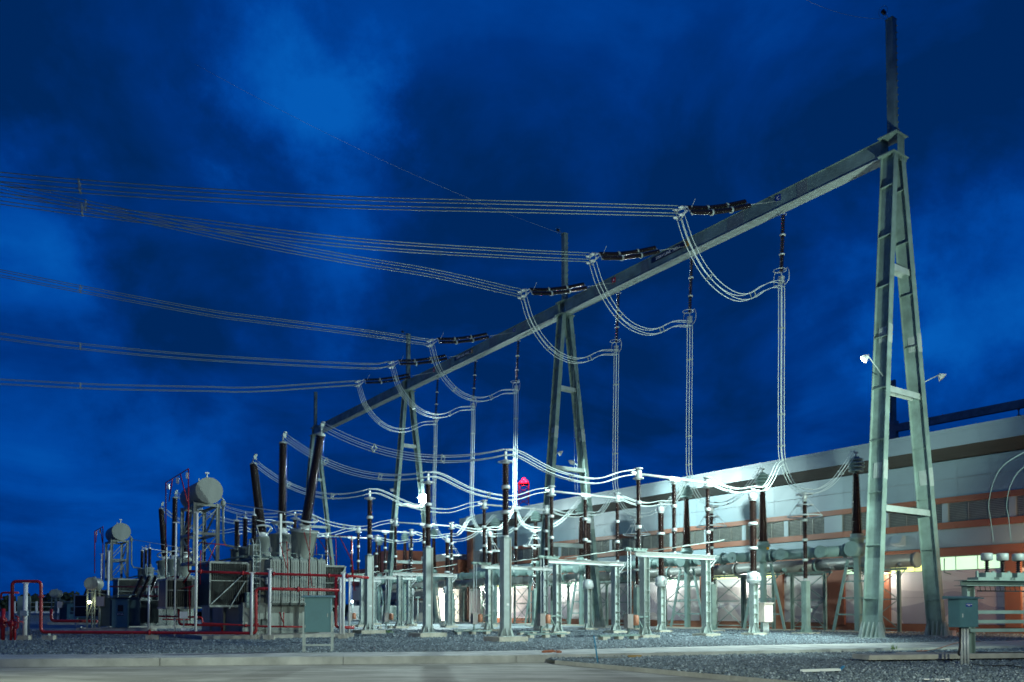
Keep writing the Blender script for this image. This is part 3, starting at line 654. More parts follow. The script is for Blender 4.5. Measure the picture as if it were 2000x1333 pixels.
def cvt(label, s, box=False):
    T = sthing('voltage_transformer', label, 'transformer', -3.05, s, 0, 'capacitor voltage transformers')
    g = G().hsec((0, 0, .16), (0, 0, 3.3), .42, .40, (1, 0, 0), .03)
    for zz in np.arange(.8, 3.2, .6): g.box((0, -.1, zz), (.36, .18, .02))
    gusset_foot(g, 0, .42, .40, .16); g.build('pedestal', STEEL2, T)
    G().box((0, 0, .06), (1.3, 1.0, .2)).build('footing', CONCB, T)
    G().lathe([(.25, 3.3), (.42, 3.36), (.42, 3.95), (.36, 4.02)], n=18).box((0, -.43, 3.65), (.3, .12, .3)).box((.44, 0, 3.7), (.1, .2, .2)).lathe([(.48, 3.5), (.48, 3.56)], n=18).build('base_tank', ALU, T)
    stack(T, (0, 0), 4.0, 8.75, .25, 3, pitch=.085, n=16)
    G().lathe([(.26, 8.75), (.28, 8.8), (.28, 9.05), (.2, 9.15), (.05, 9.18)], n=16).bar((0, 0, 9.1), (0, 0, 9.45), .08, .08).box((0, 0, 9.42), (.4, .12, .06)).build('top_cap', ALU, T)
    G().tube([(.28, -.12, .2), (.28, -.12, 3.4)], .03, 6).tube([(.36, 0, .2), (.36, 0, 3.4)], .03, 6).build('conduit', ALU, T)
    if box:
        j = G().box((.75, -.35, 1.45), (.85, .45, 1.2)).box((.75, -.37, 2.07), (.95, .55, .05)); j.build('junction_box', PINKC, T)
        g = G()
        for k in range(6): g.tube([(.5 + k * .1, -.35, .05), (.5 + k * .1, -.35, .85)], .035, 6)
        g.build('conduit', ALU, T)
    return T
cl = ['silver-collared voltage transformer with a cream junction box at its foot', 'silver-collared voltage transformer between the disconnector pedestals, second from the right', 'silver-collared voltage transformer against the right leg of the second tower', 'voltage transformer left of the second tower, nearest of the second bay', 'voltage transformer of the second bay beside the glaring floodlight', 'farthest voltage transformer, seen against the brown annex']
for k in range(6): cvt(cl[k], PH[k], k == 0)

def arrester(label, s):
    T = sthing('surge_arrester', label, 'surge arrester', 2.3, s, 0, 'surge arresters with white rings')
    g = G().box((0, 0, 1.85), (.42, .40, 3.5)); gusset_foot(g, 0, .42, .4, .1); g.build('pedestal', STEEL, T)
    G().box((0, 0, .03), (1.5, 1.2, .14)).build('footing', CONCB, T)
    stack(T, (0, 0), 3.65, 9.1, .16, 4, n=12, col=STEEL2, pitch=.08)
    g = G().lathe([(.1, 9.1), (.16, 9.2), (.16, 9.5), (.05, 9.7)], n=12).ring((0, 0, 9.5), .5, .05, 24, 7).ring((0, 0, 8.75), .55, .04, 24, 7).ring((0, 0, 8.0), 1.12, .05, 36, 7)
    for a in range(4):
        ca, sa = math.cos(a * 1.571 + .4), math.sin(a * 1.571 + .4)
        g.bar((.1 * ca, .1 * sa, 9.3), (.5 * ca, .5 * sa, 9.5), .05, .03).bar((.12 * ca, .12 * sa, 9.3), (.55 * ca, .55 * sa, 8.75), .04, .03).bar((.55 * ca, .55 * sa, 8.75), (1.12 * ca, 1.12 * sa, 8.0), .045, .03)
    g.build('grading_ring', ALU, T)
    G().tube([(.26, -.15, .3), (.26, -.15, 3.6)], .025, 6).box((.3, -.2, 1.6), (.12, .1, .25)).build('counter_lead', STEEL2, T); return T
al = ['surge arrester with a wide white ring, nearest, in front of the long wall', 'surge arrester with a wide ring, directly behind the right end of the nearest disconnector', 'surge arrester with a wide ring, right of the second tower', 'surge arrester with white ring left of the second tower leg', 'surge arrester with white ring in the middle of the second bay', 'farthest surge arrester with white ring, above the brown annex']
for k in range(6): arrester(al[k], PH[k])

def gas_bushing(label, s, k):
    T = sthing('gas_bushing', label, 'bushing', 8.3, s, 0, 'gas-insulated bushings over the green pipe')
    G().box((0, 0, 2.75), (.36, .36, 5.4)).build('stand_post', GREENP, T)
    for sg in (-1, 1):
        G().bar((0 , sg * .75, 5.3), (0, sg * 2.0, .1), .2, .12, (0, 1, 0)).build('raking_leg', GREENP, T)
        for zz in (1.3, 2.5, 3.7, 4.8):
            w = .75 + (5.3 - zz) / 5.2 * 1.25; G().bar((0, sg * .18, zz), (0, sg * w, zz), .1, .12, (0, 0, 1)).build('rung', GREENP, T)
    G().box((0, 0, .05), (1.6, 4.8, .1)).build('footing', CONCB, T)
    G().lathe([(.35, 5.45), (.46, 5.5), (.46, 6.7), (.58, 6.72), (.58, 6.86), (.46, 6.88), (.46, 7.05), (.5, 7.1)], n=20).lathe([(.5, -.7), (.5, .7)], (0, 0, 6.0), (1, 0, 0), 20).lathe([(.56, -.78), (.56, -.7)], (0, 0, 6.0), (1, 0, 0), 20).lathe([(.44, -.75), (.44, .9)], (0, 0, 6.0), (0, 1, 0), 20).build('housing', GREENP, T)
    G().lathe(sheds(.33, .42, 7.1, 11.6, .1, .17, .235), n=16).build('tapered_insulator', PORC, T)
    g = G()
    for j in range(4):
        rr = [.52, .62, .62, .5][j]; g.lathe([(rr * .5, 11.6 + j * .26), (rr * .95, 11.63 + j * .26), (rr, 11.7 + j * .26), (rr * .95, 11.77 + j * .26), (rr * .5, 11.8 + j * .26)], n=20)
    g.lathe([(.2, 11.5), (.25, 12.7)], n=12); g.build('crown', GREENP, T)
    G().lathe([(.06, 12.65), (.06, 13.0)], n=8).box((0, 0, 13.02), (.5, .12, .08)).bar((-.2, 0, 13.0), (-.2, 0, 13.15), .06, .06).build('terminal', STEEL2, T)
    if k == 1: G().box((.0, -.475, 6.55), (.3, .02, .2)).build('warning_label', YELS, T)
    return T
bl = ['gas bushing rising beside the left leg of the right tower', 'gas bushing with a yellow label behind the collared voltage transformer', 'gas bushing with a dark tapered insulator in front of the lit wall', 'gas bushing behind the right leg of the second tower', 'gas bushing just left of the second tower', 'gas bushing at the dark end of the tall building', 'gas bushing above the brown annex, right of the floodlight', 'gas bushing above the brown annex, left of the floodlight', 'farthest gas bushing, left of the brown annex']
BP = PH + [70.7, 79.3, 87.9]
for k, s in enumerate(BP): gas_bushing(bl[k], s, k)

# wires of the lower level
ll = [('bundle sloping from the near transformer bushing to the nearest bus support', 'bundle from the leaning disc of the middle transformer bushing to the second bus support', 'bundle from the far-left transformer bushing to the third bus support')]
HB = [(site(-28.0, 21.2 - 3.0, 12.35), 0), (site(-28.0, 24.9, 12.95), 1), (site(-28.0, 28.6 + 2.6, 12.2), 2)]
for bay in range(2):
    for k in range(3):
        ph = PH[bay * 3 + k]; off = 31.4 * bay; b0 = HB[k][0] + U * off
        where = ['first bay', 'second bay'][bay]; nth = NAMES[k]
        C = sag(b0, site(-22.2, ph, 9.72), 1.0 + .1 * k, 16)
        bundle('overhead_lead', f'{nth} four-wire lead from the transformer bushings to the bus supports, {where}', 'power line', C, 4, .3, .026 if bay == 0 else .028, (.35, .7), 'leads from transformers to bus supports')
        C = bez([site(-22.2, ph, 9.72), site(-21.3, ph, 9.68), site(-19.0, ph, 8.95), site(-16.3, ph, 8.75), site(-14.4, ph, 9.3), site(-13.35, ph, 9.52)], 5)
        bundle('overhead_lead', f'{nth} sagging four-wire lead from bus support to disconnector, {where}', 'power line', C, 4, .27, .028, (.5,), 'leads from bus supports to disconnectors')
        C = bez([site(-6.9, ph, 9.52), site(-5.6, ph, 9.25), site(-4.3, ph, 9.2), site(-3.05, ph, 9.45), site(-1.9, ph, 9.55), site(-1.1, ph, 10.3), site(-.5, ph, 11.2), site(.02, ph, 11.45)], 4)
        bundle('overhead_lead', f'{nth} S-shaped four-wire lead over the voltage transformer up to the dropper, {where}', 'power line', C, 4, .25, .03, (.2, .6), 'leads from disconnectors to droppers')
        C = bez([site(.02, ph, 11.45), site(.5, ph, 10.6), site(1.2, ph, 9.95), site(2.3, ph, 9.75), site(3.9, ph, 9.9), site(5.6, ph, 10.7), site(7.2, ph, 12.1), site(8.1, ph, 13.05)], 4)
        bundle('overhead_lead', f'{nth} drooping four-wire lead over the surge arrester to the gas bushing, {where}', 'power line', C, 4, .25, .021, (.12, .8), 'leads from droppers to gas bushings')

# gas pipe along the bushing row
T = sthing('gas_pipe', 'long green-grey gas duct running along the bushing row in front of the building', 'pipe', 8.3, 7.6, 0)
segs = [7.6 + .9, 15.9 - .9, 15.9 + .9, 24.2 - .9, 24.2 + .9, 39 - .9, 39 + .9, 47.1 - .9, 47.1 + .9, 55.4 - .9, 55.4 + .9, 70.7 - .9, 70.7 + .9, 79.3 - .9, 79.3 + .9, 87.9 - .9]
for a, b in zip(segs[::2], segs[1::2]):
    g = G().lathe([(.40, a - 7.6), (.40, b - 7.6)], (0, 0, 5.95), (0, 1, 0), 20); n = max(1, int((b - a) / 3.2))
    o = g.build('pipe_section', GREENP, T); g = G()
    for k in range(n + 1):
        y = a - 7.6 + (b - a) * k / max(1, n); g.lathe([(.40, y - .12), (.52, y - .1), (.52, y + .1), (.40, y + .12)], (0, 0, 5.95), (0, 1, 0), 20)
    g.each('flange', GREENP, o)
    g = G()
    for y in (a - 7.6 + 1.6, b - 7.6 - 1.4): g.lathe([(.4, -.8), (.4, -.1)], (0, y, 5.95), (1, 0, 0), 18).lathe([(.46, -.85), (.46, -.75)], (0, y, 5.95), (1, 0, 0), 18).lathe([(.08, -.92), (.08, -.85)], (0, y, 5.95), (1, 0, 0), 8)
    g.each('inspection_cover', GREENP, o, 3)
# wall-side ducts
T = sthing('wall_duct', 'large grey pipe running along the wall behind the green duct', 'pipe', 10.6, 4.5, 0)
for k in range(11):
    y = k * 8.0; G().lathe([(.48, y + .02), (.48, y + 7.96)], (0, 0, 5.15), (0, 1, 0), 20).build('pipe_section', DUCT, T)
    g = G().lathe([(.56, y - .1), (.56, y + .1)], (0, 0, 5.15), (0, 1, 0), 20)
    for j in range(4): g.lathe([(.14, -.25), (.22, -.1), (.1, .05)], (-.45, y + 1 + j * 1.8, 4.75), (-.5, 0, -1), 10).tube([(-.5, y + 1 + j * 1.8, 4.6), (-.1, y + 2 + j * 1.8, 4.45)], .04, 5)
    g.build('flange', GREENP if k % 2 else DUCT, T)
# lattice supports under the ducts
fl = 0
for s in [5.6, 11.6, 16.4, 19.6, 25.8, 33.0, 37.2, 43.6, 51.0, 58.4, 66.0]:
    T = sthing('pipe_trestle', ('cross-braced steel trestle under the wall pipes, ' + ['right of the big tower legs', 'behind the nearest surge arrester', 'left of the nearest surge arrester', 'behind the collared voltage transformer', 'behind the nearest disconnector end', 'right of the second tower', 'behind the second tower', 'left of the second tower', 'behind the middle disconnector', 'in front of the bright wall light', 'by the annex corner'][fl]), 'trestle', 10.2, s, 0, 'cross-braced pipe trestles'); fl += 1
    w = 3.0
    for y in (0, w): G().hsec((0, y, .05), (0, y, 4.45), .22, .2, (0, 1, 0), .02).build('post', STEEL, T)
    for a, b in (((0, .1, .35), (0, w - .1, 2.35)), ((0, w - .1, .35), (0, .1, 2.35)), ((0, .1, 2.45), (0, w - .1, 4.35)), ((0, w - .1, 2.45), (0, .1, 4.35))): G().bar(a, b, .07, .05).build('brace', STEEL, T)
    G().bar((0, .1, 2.4), (0, w - .1, 2.4), .08, .08).bar((0, .1, .3), (0, w - .1, .3), .08, .08).bar((0, -.6, 4.55), (0, w + .6, 4.55), .2, .16, (1, 0, 0)).bar((-.1, 0, 3.9), (-.1, -.6, 4.5), .07, .06).each('rail', STEEL, T)
    G().box((0, w / 2, .02), (.8, w + .9, .1)).build('footing', CONC, T)

# ------------------------------------------------------------------ main building
S0, S1 = -46.0, 69.4
B = sthing('turbine_building', 'long blue-grey clad building with orange bands and louvred windows behind the yard', 'building', 13, 0, 0)
Lb = S1 - S0; mid = (S0 + S1) / 2
G().box((15.03, mid, 6.0), (30, Lb - .4, 12.0)).build('building_core', mat('plain_wall_grey', (.30, .31, .31), .7), B)
G().box((14.5, mid, 13.62), (31.9, Lb, 1.0)).build('roof', PANELU, B)
def mk(name, m, c, d, parent=B, sh={}):                        # cladding pieces share one mesh per size
    key = (name, tuple(round(x, 3) for x in d), m.name)
    if key not in sh:
        me = bpy.data.meshes.new(name); g = G().box((0, 0, 0), d); me.from_pydata(g.v, [], g.f); me.materials.append(m); sh[key] = me
    o = bpy.data.objects.new(name, sh[key]); COL.objects.link(o); o.parent = parent; o.location = c; return o
P = 2.23; npan = int((S1 - (-24)) / P)
far_strip = G()
for k in range(npan):
    y = -24 + (k + .5) * P; w = P - .02
    mk('fascia_panel', PANELU, (-1.5, y, 13.45), (.08, w, 1.02)); mk('fascia_cap', PANELU, (-1.5, y, 14.1), (.10, w, .25))
    dy = random.uniform(-.004, .004)
    mk('wall_panel', PANEL, (-.05 + dy, y, 11.6), (.08, w, 1.28)); mk('wall_panel', PANEL, (-.05 - dy, y, 10.29), (.08, w, 1.28))
    mk('lower_wall_panel', PANEL, (-.05, y, 6.73), (.08, w, 1.30))
g = G()
for k in range(npan):
    y = -24 + (k + .5) * P; w = (P - .03) / 2
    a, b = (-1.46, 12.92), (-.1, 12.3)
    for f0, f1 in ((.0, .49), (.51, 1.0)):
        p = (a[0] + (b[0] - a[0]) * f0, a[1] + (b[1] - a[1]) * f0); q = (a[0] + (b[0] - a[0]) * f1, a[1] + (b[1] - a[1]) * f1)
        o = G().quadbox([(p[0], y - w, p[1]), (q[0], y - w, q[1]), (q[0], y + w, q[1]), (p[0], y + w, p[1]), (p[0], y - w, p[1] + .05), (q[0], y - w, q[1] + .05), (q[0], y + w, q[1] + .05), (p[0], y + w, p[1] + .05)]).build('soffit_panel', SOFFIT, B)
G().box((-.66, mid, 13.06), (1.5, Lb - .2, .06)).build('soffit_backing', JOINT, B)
for (z, h, nm, pr) in ((9.43, .40, 'orange_band', .16), (7.62, .46, 'orange_band', .16), (5.75, .58, 'orange_band', .12)):
    n2 = int((S1 + 24) / 4.46)
    for k in range(n2): mk(nm, ORANGE, (-pr / 2 - .02, -24 + (k + .5) * 4.46, z), (pr + .06, 4.43, h))
# louvred window strip
LOUV = mat('louvre_metal', (.30, .31, .27), .35, .5, .2, 1.5)
WINB = mat('shaded_glass', (.12, .14, .13), .15, 0, .2, 1)
nb = int((S1 + 24) / 4.5)
lou_me = None
for k in range(-5, 15):
    y = -.85 + k * 4.5
    wide = (k == 3)
    mk('pilaster', PANELU, (-.06, y, 8.54), (.12, .42 if not wide else 1.6, 1.36))
    y0 = y + (.21 if not wide else .8); y1 = y + 4.5 - (.21 if k != 2 else .8); wN = 3; ww = (y1 - y0) / wN
    for j in range(wN):
        c = y0 + (j + .5) * ww
        wnd = mk('window', WINB, (.02, c, 8.54), (.04, ww - .06, 1.32))
        g = G()
        for q in range(11): g.box((-.03, 0, -.6 + q * .12), (.06, ww - .1, .02)); 
        g.box((-.03, ww / 2 - .03, 0), (.09, .05, 1.34))
        lo = g.build('louvre', LOUV, wnd)
# lower wall
for k in range(int((S1 + 24) / 4.46)):
    y = -24 + (k + .5) * 4.46; 
    for z0, z1 in ((.62, 2.52), (2.54, 4.42)):
        mk('mural_panel', MURAL, (-.04, y, (z0 + z1) / 2), (.06, 4.44, z1 - z0))
    mk('base_panel', ORANGE, (-.08, y, .30), (.12, 4.44, .60))
# fix mural object-space: bake site s,z into mesh coordinates by one merged coordinate
for o in [x for x in COL.objects if x.name.startswith('mural_panel')]:
    off = Vector(o.location); me = o.data.copy(); me.transform(Matrix.Translation(off)); o.data = me; o.location = (0, 0, 0)
for s, w, m in ((-.85, 1.0, ORANGE), (8.2, .7, ORANGE), (12.6, 1.9, BROWN), (17.8, .7, ORANGE), (26.5, .6, BROWN), (35.9, .6, ORANGE), (44.6, .6, BROWN), (53.8, .7, BROWN), (62.6, .8, ORANGE), (-10, 1.0, ORANGE)):
    G().box((-.16, s, 2.94), (.28, w, 4.96)).build('orange_pilaster', m, B)
# lower window strip: framed panes, some lit
lit = [(-.4, 3.5, LIT), (11.0, 12.0, LIT), (6.9, 8.0, LITY), (5.5, 6.5, LITY), (18.2, 20.0, LITY), (23.2, 25.0, LITY), (29.8, 32.2, LIT), (45.2, 48.6, LIT), (55.0, 58.2, LIT), (61, 62.0, LITY)]
y = -24
while y < S1 - 1.5:
    w = 1.5; m = WINB
    for a, b, mm in lit:
        if a - .3 < y + w / 2 < b + .3: m = mm
    wn = mk('strip_window', m, (.0, y + w / 2, 4.93), (.03, w - .08, .92)); mk('window_frame', STEEL2, (-.02, 0, -.48), (.06, w, .04), wn); mk('window_frame', STEEL2, (-.02, w / 2 - .02, 0), (.06, .04, .98), wn)
    y += w
for s, w in ((7.0, .8),): G().quadbox([(-.1, s - w / 2, 6.35), (-.1, s + w / 2, 6.35), (-.9, s + w / 2, 6.55), (-.9, s - w / 2, 6.55), (-.1, s - w / 2, 7.15), (-.1, s + w / 2, 7.15), (-.5, s + w / 2, 7.15), (-.5, s - w / 2, 7.15)][::1]).build('vent_hood', PANELU, B)
g = G().tube([(-.2, 3.7, 5.3), (-.25, 3.7, 4.3), (-.3, 3.2, 4.15)], .04, 6); g.build('drain_pipe', STEEL, B)
# orange end wall and piers at the far corner
G().box((1.5, S1 + .12, 6.8), (3.2, .2, 13.0)).build('end_wall', BROWN, B)
G().box((.8, S1 - .6, 9.8), (2.0, 1.2, 5.2)).build('corner_pier', ORANGE, B)

# annex beyond
X = sthing('brown_annex', 'low brown and cream annex beyond the far end of the tall building', 'building', 12, 70.2, 0)
G().box((8, 18.5, 2.9), (15.7, 36.6, 5.8)).build('core', mat('cream_wall', (.50, .48, .42), .7, 0, .12, .4), X)
for k in range(12):
    for z in (6.5, 7.9): mk('brown_panel', ORANGE if k < 6 else BROWN, (-.0, 1.55 + k * 3.05, z), (.3, 3.0, 1.36), X)
G().box((8, 18.5, 7.2), (15.6, 36.4, 2.8)).build('roof', BROWN, X)
G().box((4, 9, 9.2), (6, 8, 1.1)).build('roof_plant', mat('roof_unit_grey', (.4, .42, .38), .6), X)
G().box((3, 24.5, 9.9), (6, 7, 2.6)).build('stair_tower', BROWN, X)
for k in range(12): mk('orange_trim', ORANGE, (.05, 1.55 + k * 3.05, 3.2), (.2, 3.0, .14), X)
for k in range(7):
    wn = mk('door', mat('dark_door', (.05, .07, .07), .4), (.12, 21 + k * 2.2, 1.7), (.06, 1.5, 2.6), X); mk('door_frame', STEEL2, (-.03, .77, 0), (.06, .05, 2.64), wn)
mk('loading_door', mat('white_door', (.72, .72, .68), .6), (.1, 3.4, 1.6), (.08, 4.0, 3.0), X)

# gantry behind the building
GT = sthing('rear_gantry', 'dark steel beam and mast showing above the roof at the far right', 'gantry', 72, 42.7, 0)
G().box((0, -32, BT - .55), (.8, 64, 1.1)).build('gantry_beam', STEEL, GT)
G().hsec((0, -.3, BT), (0, -.3, 36.6), .7, .6, (0, 1, 0)).box((0, -.3, BT + .3), (1.1, 1.1, .6)).build('earth_mast', STEEL, GT)
for sx in (-3, 3): G().bar((sx, -.3, 0), (0, -.3, BT), .6, 1.1, (1, 0, 0)).build('leg', STEEL, GT)
for yy in (-18, -26): G().lathe([(.25, 0), (.08, -.3), (.08, -.8), (.3, -.9)], (0, yy, BB), n=10).build('hanger', STEEL, GT)

# lattice mast with red lamp
q = at(1023, 1192, 160); M = thing('lattice_mast', 'red and white lattice mast with a glowing red lamp at its top', 'mast', (q.x, q.y, 0))
zt = at(1023, 945, 160).z; zr = at(1023, 985, 160).z
wm = .95
for z0, z1, m, nm in ((0, zr, WHITEP, 'white_section'), (zr, zt, REDP, 'red_section')):
    g = G()
    for a, b in ((-1, -1), (1, -1), (1, 1), (-1, 1)): g.bar((a * wm, b * wm, z0), (a * wm, b * wm, z1), .16, .16)
    zz = z0
    while zz < z1 - .8:
        for (a, b), (c, d) in zip(((-1, -1), (1, -1), (1, 1), (-1, 1)), ((1, -1), (1, 1), (-1, 1), (-1, -1))):
            g.bar((a * wm, b * wm, zz), (c * wm, d * wm, zz + 1), .09, .09); g.bar((a * wm, b * wm, zz + 1), (c * wm, d * wm, zz), .07, .07)
        zz += 1.05
    g.build(nm, m, M)
g = G().lathe([(.1, -.1), (.34, .05), (.4, .3), (.3, .55), (.05, .65)], (-.45, 0, zt), n=14).lathe([(.1, -.1), (.34, .05), (.4, .3), (.3, .55), (.05, .65)], (.5, 0, zt + .1), n=14).lathe([(.1, -.1), (.34, .05), (.4, .3), (.3, .55), (.05, .65)], (0, 0, zt + .6), n=14); g.each('red_lamp', LAMPR, M)
G().box((0, 0, zt - .1), (2.2, 2.2, .12)).build('platform', REDP, M)
ld = bpy.data.lights.new('red_glow', 'POINT'); ld.energy = 1500; ld.color = (1, .05, .12); ld.shadow_soft_size = .4
lo = bpy.data.objects.new('red_glow', ld); COL.objects.link(lo); lo.parent = M; lo.location = (0, -1.4, zt + .6)

# ------------------------------------------------------------------ transformers
def transformer(label):
    T = sthing('power_transformer', label, 'transformer', -30.3, 19.7, 0, 'large power transformers with slanted bushings')
    mt = TANK
    G().box((.0, 4.8, .12), (8.4, 12.5, .24)).build('plinth', CONC, T)
    g = G().box((.9, 5.6, 1.15), (4.6, 9.4, 1.8))
    for k in range(5): g.box((-.9 + k * .9, .86, 1.1), (.14, .14, 1.7))
    for k in range(3): g.box((-1.45, 1.4 + k * 3.2, 1.1), (.14, .14, 1.7))
    g.tube([(-1.3, .85, 1.5), (-.5, .7, .6), (.2, .8, .5)], .03, 6); g.build('lower_tank', mt, T)
    g = G().box((1.2, 5.7, 3.3), (3.9, 9.0, 2.55))
    for k in range(9): g.box((-.8, 1.6 + k * 1.0, 3.3), (.12, .1, 2.4))
    g.build('main_tank', mt, T)
    G().box((1.2, 5.7, 4.63), (4.1, 9.3, .08)).build('tank_lid', mt, T)
    for k in range(6):                                        # stiffened front panels
        x = .0 + k * .55
        z0, z1 = 1.92, 4.66
        g = G(); pr = [(z0 + .0, .16), (z0 + .12, .02), (z1 - .12, .02), (z1, .16)]
        ww = .245
        for (za, ya), (zb, yb) in zip(pr, pr[1:]): g.quadbox([(x + .02, ya, za), (x + ww * 2, ya, za), (x + ww * 2, .62, za), (x + .02, .62, za), (x + .02, yb, zb), (x + ww * 2, yb, zb), (x + ww * 2, .62, zb), (x + .02, .62, zb)])
        for j in range(3): g.box((x + .10 + j * .15, .0, 3.3), (.012, .03, 2.3))
        g.build('front_panel', mt, T)
    G().box((-.05, .75, 3.3), (.1, 1.4, 2.5)).build('side_panel', mt, T)
    def bank(x0, x1, y, z0, z1, dep, side):
        n = int((x1 - x0) / .11)
        o = G().box(((x0 + x1) / 2, y + dep / 2, z1), (x1 - x0, dep, .12)).box(((x0 + x1) / 2, y + dep / 2, z0), (x1 - x0, dep, .12)).box((x0, y, (z0 + z1) / 2), (.08, .08, z1 - z0)).box((x1, y, (z0 + z1) / 2), (.1, .08, z1 - z0)).box(((x0 + x1) / 2, y - .02, (z0 + z1) / 2 + .2), (x1 - x0, .03, .05)).build('radiator_frame', mt, T)
        g = G()
        for k in range(n): g.box((x0 + .08 + k * .11, y + dep / 2, (z0 + z1) / 2), (.035, dep - .06, z1 - z0 - .1))
        r = g.build('radiator_fins', TANKD, T); r['kind'] = 'stuff'
        return o
    bank(-3.15, -1.0, 1.3, 1.85, 4.35, 3.4, 0); bank(-5.0, -3.5, 3.6, 1.75, 3.4, 2.6, 0); bank(3.4, 5.4, 2.3, 1.85, 4.4, 5.5, 1)
    G().bar((-3.1, 1.2, 1.95), (-1.1, 1.2, 3.9), .07, .05).bar((-2.1, 1.15, 1.7), (-1.2, 1.15, 3.3), .09, .05).bar((5.45, 2.2, 4.4), (4.7, 2.2, 3.2), .06, .05).each('cooler_brace', STEEL2, T)
    # HV turrets and bushings
    for k, (y, lean) in enumerate(((1.5, -3.0), (5.2, 0), (8.9, 2.6))):
        ax = Vector((0, lean * .95, 6.0)).normalized(); b0 = Vector((2.3, y, 4.6))
        G().lathe([(.62, 0), (.64, .3), (.78, 1.75), (.86, 1.78), (.86, 1.9), (.5, 1.95)], b0, (ax + Z * 1.2).normalized(), 22).build('turret', mt, T)
        c = b0 + (ax + Z * 1.2).normalized() * 1.9
        G().lathe([(.70, 0), (.70, .1)], b0, (ax + Z * 1.2).normalized(), 22).build('turret_flange', STEEL, T); G().tube([b0 + Vector((-.66, 0, .2)), b0 + Vector((-.8, 0, 1.7))], .03, 5).box(b0 + Vector((-.75, 0, .9)), (.16, .2, .3)).build('turret_pipe', ALU, T)
        G().lathe([(.42, 0), (.42, .1), (.3, .14), (.3, .35), (.36, .4)], c, ax, 18).build('bushing_flange', ALU, T)
        ins = G().lathe(sheds(.23, .31, .4, 5.9, .1, .2, .27), c, ax, 16).build('bushing', PORCD, T); ins['label'] = ['near bushing leaning towards the yard', 'upright middle bushing', 'far bushing leaning away'][k]
        e = c + ax * 5.9
        G().lathe([(.25, 0), (.26, .1), (.12, .15), (.05, .18), (.045, .45)], e, ax, 14).box(e + Vector((.1, 0, .55)), (.2, .08, .3)).lathe([(.08, -.1), (.08, .1)], e + Vector((.15, 0, .75)), (1, 0, 0), 8).build('bushing_cap', STEEL2, ins)
        g = G().ring(c + ax * .75, .68, .06, 28, 8, ax)
        for a in range(4):
            f = ax.orthogonal().normalized(); f.rotate(__import__('mathutils').Quaternion(ax, a * 1.571)); g.bar(c + ax * .15 + f * .35, c + ax * .75 + f * .66, .04, .03)
        g.build('corona_ring', ALU, ins)
    # LV bushings
    for k in range(3):
        y = 1.9 + k * 1.8; x = -.5
        o = G().lathe([(.36, 4.66), (.36, 5.35), (.42, 5.37), (.42, 5.45), (.2, 5.5)], (x, y, 0), n=16).build('small_turret', mt, T)
        G().lathe(sheds(.12, .17, 5.5, 7.2, .09), (x, y, 0), n=12).build('small_bushing', PORCD, T)
        G().lathe([(.16, 7.2), (.12, 7.3), (.03, 7.35), (.03, 7.65)], (x, y, 0), n=10).build('small_cap', ALU, T)
    # conservator on its lattice frame
    cx, cy, cz = -2.5, 4.3, 8.85
    c_ = G().lathe([(.70, 0), (.76, .05), (.76, 4.3), (.70, 4.4)], (cx, cy, cz), (0, 1, 0), 30).build('conservator', mt, T)
    G().lathe([(.80, -.03), (.80, .04)], (cx, cy, cz), (0, 1, 0), 30).build('end_rim', mt, c_)
    G().tube([(cx, cy + .6, cz + .7), (cx, cy + .6, cz + 1.15)], .05, 6).box((cx, cy + .6, cz + 1.15), (.24, .1, .08)).tube([(cx, cy + 2.6, cz + .7), (cx, cy + 2.6, cz + 1.1)], .04, 6).each('conservator_valve', ALU, c_)
    xs = (cx - .75, cx + .6); ys = (cy + .3, cy + 3.6)
    for x in xs:
        for y in ys: G().hsec((x, y, 4.4), (x, y, 8.1), .2, .18, (1, 0, 0), .02).build('frame_post', mt, T)
    for y in ys:
        for za, zb in ((4.5, 6.2), (6.3, 7.9)): G().bar((xs[0], y, za), (xs[1], y, zb), .10, .06).build('frame_brace', mt, T)
    for x in xs:
        for za, zb in ((4.5, 6.2), (7.9, 6.3)): G().bar((x, ys[0], za), (x, ys[1], zb), .10, .06).build('frame_brace', mt, T)
    g = G()
    for z in (4.5, 6.25, 8.0):
        for y in ys: g.bar((xs[0] - .1, y, z), (xs[1] + .1, y, z), .12, .16)
        for x in xs: g.bar((x, ys[0], z), (x, ys[1], z), .12, .16)
    g.each('frame_rail', mt, T)
    g = G().tube([(cx + .9, cy + .3, 8.3), (cx + .95, cy + .3, 5.9), (cx + 1.1, cy + .3, 5.6), (cx + 3.0, cy + .6, 5.35), (cx + 3.6, cy + .6, 5.2)], .07, 8).tube([(cx + .6, cy + .2, 8.7), (cx + .9, cy + .3, 8.4), (cx + .9, cy + .3, 7.9)], .05, 6).lathe([(.12, 0), (.15, .1), (.15, .3), (.08, .35)], (cx + .9, cy + .3, 8.0), n=10)
    g.build('oil_pipe', mt, T)
    g = G().tube([(cx + .9, cy + .3, 8.2), (1.8, 1.2, 7.4), (2.3, 1.2, 7.35)], .03, 6).tube([(-.5, 1.9, 7.5), (-.5, 5.5, 7.5), (2.0, 6, 7.3)], .025, 6); g.build('busbar', ALU, T)
    g = G()                                                    # access ladder with hoops
    for x in (.35 - 1.3, .75 - 1.3): g.tube([(x, .5, .3), (x, .5, 5.5), (x, .8, 5.75), (x, 1.3, 5.75), (x, 1.4, 4.8)], .03, 6)
    for z in np.arange(.6, 5.4, .32): g.bar((-.95, .5, z), (-.55, .5, z), .03, .03)
    g.build('ladder', STEEL2, T)
    g = G()
    for k in range(6): g.tube([(-.6 + k * .8, 1.0, 4.66), (-.6 + k * .8, 1.0, 5.0)], .02, 5)
